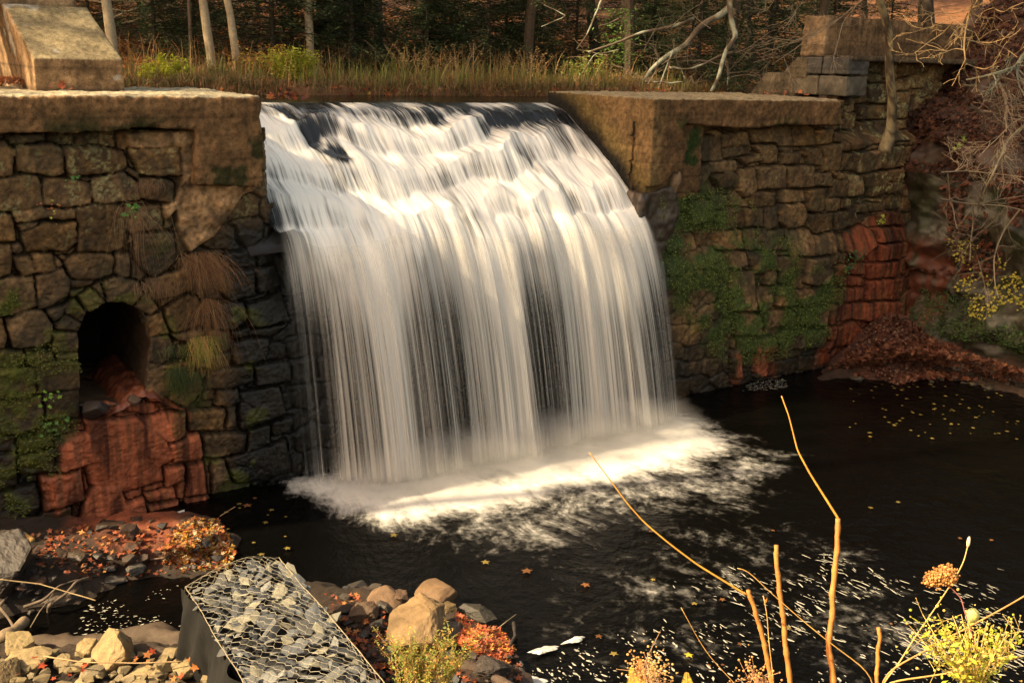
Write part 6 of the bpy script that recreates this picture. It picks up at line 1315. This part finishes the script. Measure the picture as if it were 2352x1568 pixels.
def flecks(poly, n_, smin, smax, seed, el=2.4, ang0=None):
    r_ = np.random.default_rng(seed)
    for (u, v) in pxpoints(poly, n_, seed):
        if fb2(np.array(u * .012), np.array(v * .02), 3, seed)  < .42 + .16 * r_.random(): continue
        P = onz(u, v, .034); sz = smin + (smax - smin) * r_.random() ** 3; d_ = np.array([P[0] - src[0], P[1] - src[1]]); a = math.atan2(d_[1], d_[0]) + .9 * (fb2(np.array(P[0] * .6), np.array(P[1] * .6), 2, 3) - .5) + .3 * r_.normal() if ang0 is None else ang0 + .4 * r_.normal()
        k_ = 8; th_ = np.linspace(0, 6.283, k_, endpoint=False); rr_ = 1 + .25 * r_.normal(size=k_); x_ = np.cos(th_) * sz * el * rr_; y_ = np.sin(th_) * sz * .55 * rr_
        V = np.stack([P[0] + x_ * math.cos(a) - y_ * math.sin(a), P[1] + x_ * math.sin(a) + y_ * math.cos(a), np.full(k_, P[2])], 1); flk.add(V, [list(range(k_))], (.36, .34, .28))
flecks([(1200,1500),(1500,1440),(1700,1430),(1900,1440),(2352,1400),(2352,1568),(1190,1568)], 900, .004, .022, 11, 1.6)
flecks([(1650,1300),(1900,1270),(2150,1330),(2352,1430),(2352,1540),(2000,1500),(1700,1420)], 1100, .004, .016, 12, 4.0)
flecks([(1500,1330),(1900,1300),(2300,1300),(2300,1500),(1500,1480)], 700, .004, .014, 13, 4.)
flecks([(200,1390),(420,1340),(440,1440),(400,1465),(170,1460)], 300, .004, .014, 14, 1.8, .3)
flecks([(1780,870),(1830,862),(1860,880),(1790,895),(1690,898),(1720,880)], 500, .004, .012, 15, 2.5, .5)
flk.build('foam_flecks', M_FOAM, kind='stuff', label='white foam flecks drifting on the dark pool', category='foam')
def blob(pts, lab):
    P0 = [onz(u, v, .03) for u, v in pts]; P = []
    for a, b in zip(P0, P0[1:] + P0[:1]): P += [a + (b - a) * q_ for q_ in np.linspace(0, 1, 9)[:-1]]
    c_ = np.mean(P, 0); P = [c_ + (p - c_) * (.72 + .5 * float(vn2(np.array(i * .55), np.array(len(pts) * 3.), 5))) for i, p in enumerate(P)]; n_ = len(P); ring = [c_ + (p - c_) * .7 + [0, 0, .018] for p in P]
    link_mesh('foam_patch', np.array(P + ring + [c_ + [0, 0, .022]]), [[i, (i + 1) % n_, (i + 1) % n_ + n_, i + n_] for i in range(n_)] + [[i + n_, (i + 1) % n_ + n_, 2 * n_] for i in range(n_)], M_FOAM, col=np.array([.55, .54, .5]) * (.4 + .9 * R_.random((2 * n_ + 1, 1))), smooth=True, label=lab, category='foam')
blob([(1176,1590),(1182,1548),(1200,1543),(1225,1552),(1252,1560),(1262,1590)], 'big white foam mass against the stones at the bottom of the picture')
blob([(1215,1497),(1250,1485),(1285,1484),(1270,1494),(1240,1502)], 'long white foam streak near the bottom edge of the pool')
blob([(1290,1478),(1320,1463),(1345,1462),(1330,1474)], 'small white foam streak right of the long one')

# ================================================================== FOREGROUND STEMS AND FLOWERS
OR = (.40, .155, .035)
def stem(name, pts, d_, wpx, col, lab, cat='plant stem', nodes=True, sub=None, taper=.75, par_=None):
    P = [at(u, v, d_ + dd) for (u, v, dd) in [(p[0], p[1], p[2] if len(p) > 2 else 0) for p in pts]]; k_ = d_ / F
    if par_ is None and pts[-1][1] > 1500:            # carry on down to the near bank below the frame
        b_ = P[-1].copy(); gz_ = float(shorez(np.array([b_[0]]), np.array([b_[1] - .15]))[0]) if b_[1] < 6.9 else 0.; P.append(np.array([b_[0] + .03, b_[1] - .12, min(gz_, b_[2] - .2) - .05]))
    S_ = spline(P, 60); L = np.linspace(0, 1, 60); rad = wpx / 2 * k_ * (taper + (1 - taper) * L)
    if nodes: rad = rad * (1 + .30 * np.exp(-((np.mod(L * 13, 1) - .5) / .12) ** 2)); S_ = S_ + .0018 * (R_.random(S_.shape) - .5) * (wpx / 16)
    V, Fs = tube(S_, rad, 9); c = np.array(col) * (.6 + .8 * fb3(V, 26, 3, 4))[:, None]
    o = link_mesh(name, V, Fs, M_TWIG, par_, col=c, smooth=True, **({'label': lab, 'category': cat} if par_ is None else {}))
    return o
def shoot(main, side, d_, w_, lab):
    root = empty('cut_sapling', at(main[-1][0], main[-1][1], d_), label=lab, category='sapling'); 
    gpt = list(main) + [(main[-1][0] + 6, main[-1][1] + 260)]
    stem('stem', gpt, d_, w_, OR, None, par_=root); 
    if side: stem('side_shoot', side, d_, w_ * .38, (.50, .24, .035), None, par_=root, nodes=False, taper=.45)
u0 = lambda x: 1678 + x * K_; v0_ = lambda y: 1120.9 + y * K_
def fg(pts): return [(u0(x), v0_(y)) for x, y in pts]
shoot(fg([(862,240),(875,280),(845,380),(865,480),(830,620),(840,700),(805,860),(830,980),(790,1130),(785,1340),(820,1420),(825,1600)]), [(1795,909),(1812,955),(1832,1035),(1862,1090),(1900,1150),(1926,1191)], 3.0, 15, 'tallest orange cut sapling with a long curved shoot on top')
shoot(fg([(367,455),(372,520),(360,600),(385,680),(385,790),(410,950),(430,1050),(428,1180),(460,1400),(480,1600)]), None, 2.9, 13.5, 'straight orange sapling cut off without a shoot, left of the tallest')
shoot(fg([(140,815),(150,870),(190,940),(205,1030),(250,1150),(275,1280),(300,1400),(340,1600)]), [(1354,1039),(1400,1100),(1440,1155),(1480,1200),(1540,1250),(1600,1295),(1660,1332),(1716,1366)], 2.8, 13, 'leaning orange sapling with a very long thin shoot reaching left')
shoot(fg([(1183,1115),(1195,1150),(1205,1210),(1175,1300),(1185,1400),(1165,1500),(1180,1600)]), None, 2.7, 11, 'short orange stump shoot at the bottom near the right')
YT = (.46, .26, .07)
stem('twig', fg([(1160,1505),(1050,1420),(850,1280),(700,1160),(470,970),(380,880),(250,780),(160,680),(110,600),(85,590),(75,630),(55,640)])[::-1], 2.75, 4.6, YT, 'long pale twig with a hooked tip crossing behind the cut saplings', 'twig', False, taper=.4)
stem('twig', fg([(262,860),(280,930),(300,1020),(300,1200),(330,1400),(350,1600)]), 2.7, 3.6, YT, 'thin upright twig beside the leaning sapling with a curled leaf', 'twig', False, taper=.6)
stem('twig', [(1564,1394),(1585,1432),(1610,1480),(1640,1520),(1680,1560),(1710,1590)], 2.8, 3.8, YT, 'thin curved pale twig at the bottom centre', 'twig', False, taper=.35)
fs_ = empty('flower_stalk', at(*fg([(1240,1545)])[0], 2.6), label='thin stalk topped by a single white bud, crossing the right corner', category='flower')
stem('stalk', fg([(1900,470),(1870,590),(1800,720),(1620,990),(1480,1190),(1350,1400),(1235,1550),(1200,1620)]), 2.6, 3.6, (.42, .28, .09), None, par_=fs_, nodes=False, taper=.7)
V, Fs = ico(3); link_mesh('bud', V * np.array([.0045, .0045, .015]) + at(*fg([(1908,430)])[0], 2.6), Fs, M_LEAF, fs_, col=np.tile([.80, .72, .50], (len(V), 1)), smooth=True)
stem('twig', fg([(2460,800),(2350,870),(2100,1010),(1850,1140),(1600,1280),(1400,1390),(1205,1480)]), 2.55, 4.8, (.40, .20, .06), 'straight orange twig slanting up to the right edge, upper of two', 'twig', False, taper=.8)
stem('twig', fg([(2460,1310),(2352,1345),(2100,1410),(1850,1465),(1500,1520),(1180,1556)]), 2.5, 5.0, (.46, .27, .08), 'long pale twig nearly level along the bottom right corner, lower of two', 'twig', False, taper=.8)
# curled leaf, pod
q = leaf_polys([at(*fg([(287,900)])[0], 2.68)], .016, 3, .9)[0]; link_mesh('curled_leaf', q, [list(range(10))], M_LEAF, col=np.tile([.45, .15, .04], (10, 1)), label='curled red brown leaf hanging on the thin upright twig', category='leaf')
V, Fs = ico(3); V = V * np.array([.016, .013, .019]) * (1 + .25 * (fb3(V, 2, 3, 3)[:, None] - .5)); link_mesh('seed_pod', V + at(*fg([(1940,1020)])[0], 2.45), Fs, M_LEAF, col=np.tile([.55, .55, .22], (len(V), 1)), smooth=True, label='pale green papery seed pod above the yellow flowers', category='seed pod')
def sprig(name, base_px, tips, d_, lab, seed, stemcol, cols, blobsz, nb, leafcols=None, leaf=.01, nl=10, cat='flower'):
    rg = np.random.default_rng(seed); root = empty(name, at(*base_px, d_), label=lab, category=cat); sm, fm = MB(), MB(); lp = []
    for (u, v) in tips:
        P = spline([at(base_px[0], base_px[1], d_), at((base_px[0] * .45 + u * .55) + rg.normal(0, 5), (base_px[1] * .5 + v * .5), d_ + .06 * rg.normal()), at(u, v, d_ + .08 * rg.normal())], 14); V, Fs = tube(P, np.linspace(.0022, .0010, 14), 4, False); sm.add(V, Fs, stemcol)
        for _ in range(nb):
            i = int(6 + 8 * rg.random() ** .6); i = min(i, 13); c_ = P[i] + rg.normal(0, .012 + .0012 * i, 3); V, Fs = ico(1); fm.add(V * blobsz * (.6 + .8 * rg.random()) + c_, Fs.tolist(), pick(cols, 1, int(rg.integers(1e6)))[0])
            if rg.random() < .3: V, Fs = tube([P[i], c_], .0006, 3, False); sm.add(V, Fs, stemcol)
        for _ in range(nl): lp.append(P[int(13 * rg.random())] + rg.normal(0, .012, 3))
    sm.build('stems', M_TWIG, root); fm.build('flower_heads', M_LEAF, root)
    if leafcols and lp: m2 = MB(); add_leaves(m2, np.array(lp), leaf, leafcols, seed, .8, RHOMB); m2.build('leaves', M_LEAF, root)
rg = np.random.default_rng(12)
tips = [(u0(x), v0_(y)) for x, y in [(1460,1080),(1480,1150),(1540,1010),(1560,1130),(1620,1160),(1660,1000),(1690,1060),(1780,1020),(1800,1100),(1850,1010),(1870,1180),(1900,1080),(1960,1150),(2000,1090),(2060,1060),(2100,1100),(2140,1170),(2180,1120),(2230,1150),(2290,1160),(2320,1140),(2200,1230),(2120,1260),(2040,1230),(1940,1240),(1820,1290),(1700,1230),(1590,1380),(1640,1280),(2160,1300),(1580,1220),(1750,1160),(2250,1200)]]
sprig('goldenrod', (u0(1980), v0_(1620)), tips, 2.35, 'large airy clump of yellow goldenrod in the bottom right corner', 21, (.42, .30, .08), [(.62, .42, .10), (.70, .55, .15), (.45, .48, .06)], .0026, 10, [(.50, .52, .05), (.40, .44, .04), (.55, .42, .06)], .0095, 15)
dr = empty('dried_flower', at(u0(1905), v0_(1620), 2.4), label='drooping rust brown dried flower head on a purple stem above the goldenrod', category='flower')
stem('stem', [(u0(x), v0_(y)) for x, y in [(1760,790),(1800,830),(1850,880),(1880,1000),(1930,1150),(1970,1300),(2010,1480),(2020,1600)]], 2.4, 3.2, (.28, .10, .09), None, par_=dr, nodes=False)
fm = MB()
for k_ in range(7):
    q0, q1 = np.array([1770, 760]), np.array([1570 + 36 * k_ * .9, 740 + 12 * (k_ % 3) - 60 * (k_ > 2) + (20 if k_ == 6 else 0)]); mid = (q0 + q1) / 2 + [0, -70]
    P = spline([at(u0(a[0]), v0_(a[1]), 2.4) for a in (q0, mid, q1)], 14)
    for p in P[2:]:
        for _ in range(20): V, Fs = ico(1); fm.add(V * .0026 * (.6 + .8 * rg.random()) + p + rg.normal(0, .006, 3), Fs.tolist(), pick([(.55, .27, .08), (.42, .18, .06), (.65, .36, .12)], 1, int(rg.integers(1e6)))[0])
fm.build('flower_head', M_LEAF, dr)
sprig('dried_flower', (1500, 1590), [(1483,1515),(1495,1528),(1478,1532),(1508,1545),(1488,1545),(1472,1542)], 2.6, 'clustered tan seed head at the bottom edge left of the saplings', 22, (.35, .2, .1), [(.60, .38, .14), (.50, .28, .10)], .0026, 60)
sprig('dried_flower', (1762, 1600), [(1722,1525),(1732,1540),(1738,1552),(1718,1556),(1752,1548),(1760,1560),(1728,1565)], 2.6, 'small brown seed head between the leaning and the straight sapling', 23, (.4, .2, .1), [(.55, .30, .10)], .0028, 16)
def frond(u, v, tx, ty, d_, lab, seed, cols=((.60, .50, .08), (.62, .36, .08))):
    rg = np.random.default_rng(seed); P = spline([at(u, v, d_), at((u + tx) / 2 + 3, (v + ty) / 2, d_), at(tx, ty, d_)], 22); root = empty('fern', P[0], label=lab, category='fern'); mb = MB(); V, Fs = tube(P, .0012, 4, False); mb.add(V, Fs, (.45, .28, .08)); mb.build('stem', M_TWIG, root); fb_ = MB()
    for i in range(2, 22):
        w_ = .026 * (1 - i / 23) + .003
        for sg in (-1, 1):
            dd = CR[:, 0] * sg * w_ + (P[min(i + 1, 21)] - P[i - 1]) * .5; n_ = (P[min(i + 1, 21)] - P[i - 1]); n_ = n_ / np.linalg.norm(n_) * .003
            fb_.quads(np.array([[P[i] - n_, P[i] + dd * .6 - n_ * .8, P[i] + dd, P[i] + n_]]), pick(cols, 1, int(rg.integers(1e6)))[0])
    fb_.build('leaflets', M_LEAF, root)
frond(1455, 1600, 1450, 1535, 2.6, 'yellow fern frond at the bottom edge, left one of a pair', 1)
frond(1465, 1600, 1498, 1530, 2.6, 'yellow fern frond at the bottom edge, right one of a pair', 2)
frond(1462, 1600, 1470, 1515, 2.62, 'rusty orange fern frond standing between the yellow pair', 3, ((.55, .24, .06),))
frond(1575, 1600, 1577, 1545, 2.6, 'single small yellow fern frond at the bottom edge', 4)
# orange-green goldenrod bush by the boulders
weed('goldenrod_bush', 975, 1590, 7.6, 175, 190, 70, [(.20, .26, .05), (.30, .32, .06), (.42, .26, .06)], .012, 60, 'feathery orange and green bush in front of the large pointed boulder', 900, 'bush', stem=(.38, .22, .08), lean=.16, curve=.25)
mb = MB(); rg = np.random.default_rng(4)
for _ in range(60):
    u = 905 + 160 * rg.random(); v = 1465 + 60 * rg.random() + abs(u - 980) * .25; d_ = 7.55 + .2 * rg.normal(); b_ = at(u, v, d_)
    for k_ in range(26): 
        q = k_ / 26; c_ = b_ + np.array([.05 * math.sin(q * 2 + u), 0, -.16 * q]) + rg.normal(0, .007 + .012 * q, 3); V, Fs = ico(1); mb.add(V * .006, Fs.tolist(), pick([(.58, .34, .07), (.50, .26, .06), (.45, .36, .08)], 1, int(rg.integers(1e6)))[0])
mb_o = mb.build('flower_plumes', M_LEAF, bpy.data.objects.get('goldenrod_bush'))
leafclump('seedling', 996, 1392, 1, .01, .01, [(.3, .4, .06)], 'tiny green seedling growing on the pointed boulder', 77)

# ================================================================== MIST WHERE THE FALL STRIKES THE POOL
m = bpy.data.materials.new('mist'); m.use_nodes = True; nt = m.node_tree; nt.nodes.clear(); out = nt.nodes.new('ShaderNodeOutputMaterial')
pv = nt.nodes.new('ShaderNodeVolumePrincipled'); pv.inputs['Color'].default_value = (.95, .92, .87, 1); nt.links.new(pv.outputs[0], out.inputs['Volume'])
tc = nd(nt, 'ShaderNodeTexCoord').outputs['Object']; sp = nt.nodes.new('ShaderNodeSeparateXYZ'); nt.links.new(tc, sp.inputs[0])
nz = noise_(nt, tc, 2.6, 4, .6)
gx = math_(nt, 'DIVIDE', sp.outputs[0], 3.05); gy = math_(nt, 'DIVIDE', sp.outputs[1], .85); gz_ = math_(nt, 'DIVIDE', sp.outputs[2], .62)
r2 = math_(nt, 'ADD', math_(nt, 'ADD', math_(nt, 'POWER', math_(nt, 'ABSOLUTE', gx), 4.), math_(nt, 'MULTIPLY', gy, gy)), math_(nt, 'MULTIPLY', gz_, gz_))
dn = math_(nt, 'MULTIPLY', math_(nt, 'MAXIMUM', math_(nt, 'SUBTRACT', math_(nt, 'ADD', math_(nt, 'SUBTRACT', 1.0, r2), math_(nt, 'MULTIPLY', nz, 1.3)), .62), 0.), 1.3)
nt.links.new(dn, pv.inputs['Density'])
c0 = W(5.75, -.95, .0); a_ = math.atan2(D[1], D[0]) - .02
V = np.array([(x, y, z) for x in (-3.3, 3.3) for y in (-1.1, 1.1) for z in (.02, .75)])
o = link_mesh('mist', V, [[0, 1, 3, 2], [4, 6, 7, 5], [0, 4, 5, 1], [2, 3, 7, 6], [0, 2, 6, 4], [1, 5, 7, 3]], m, origin=np.zeros(3), kind='stuff', label='soft white mist where the fall strikes the pool', category='mist')
o.location = c0; o.rotation_euler = (0, 0, a_)
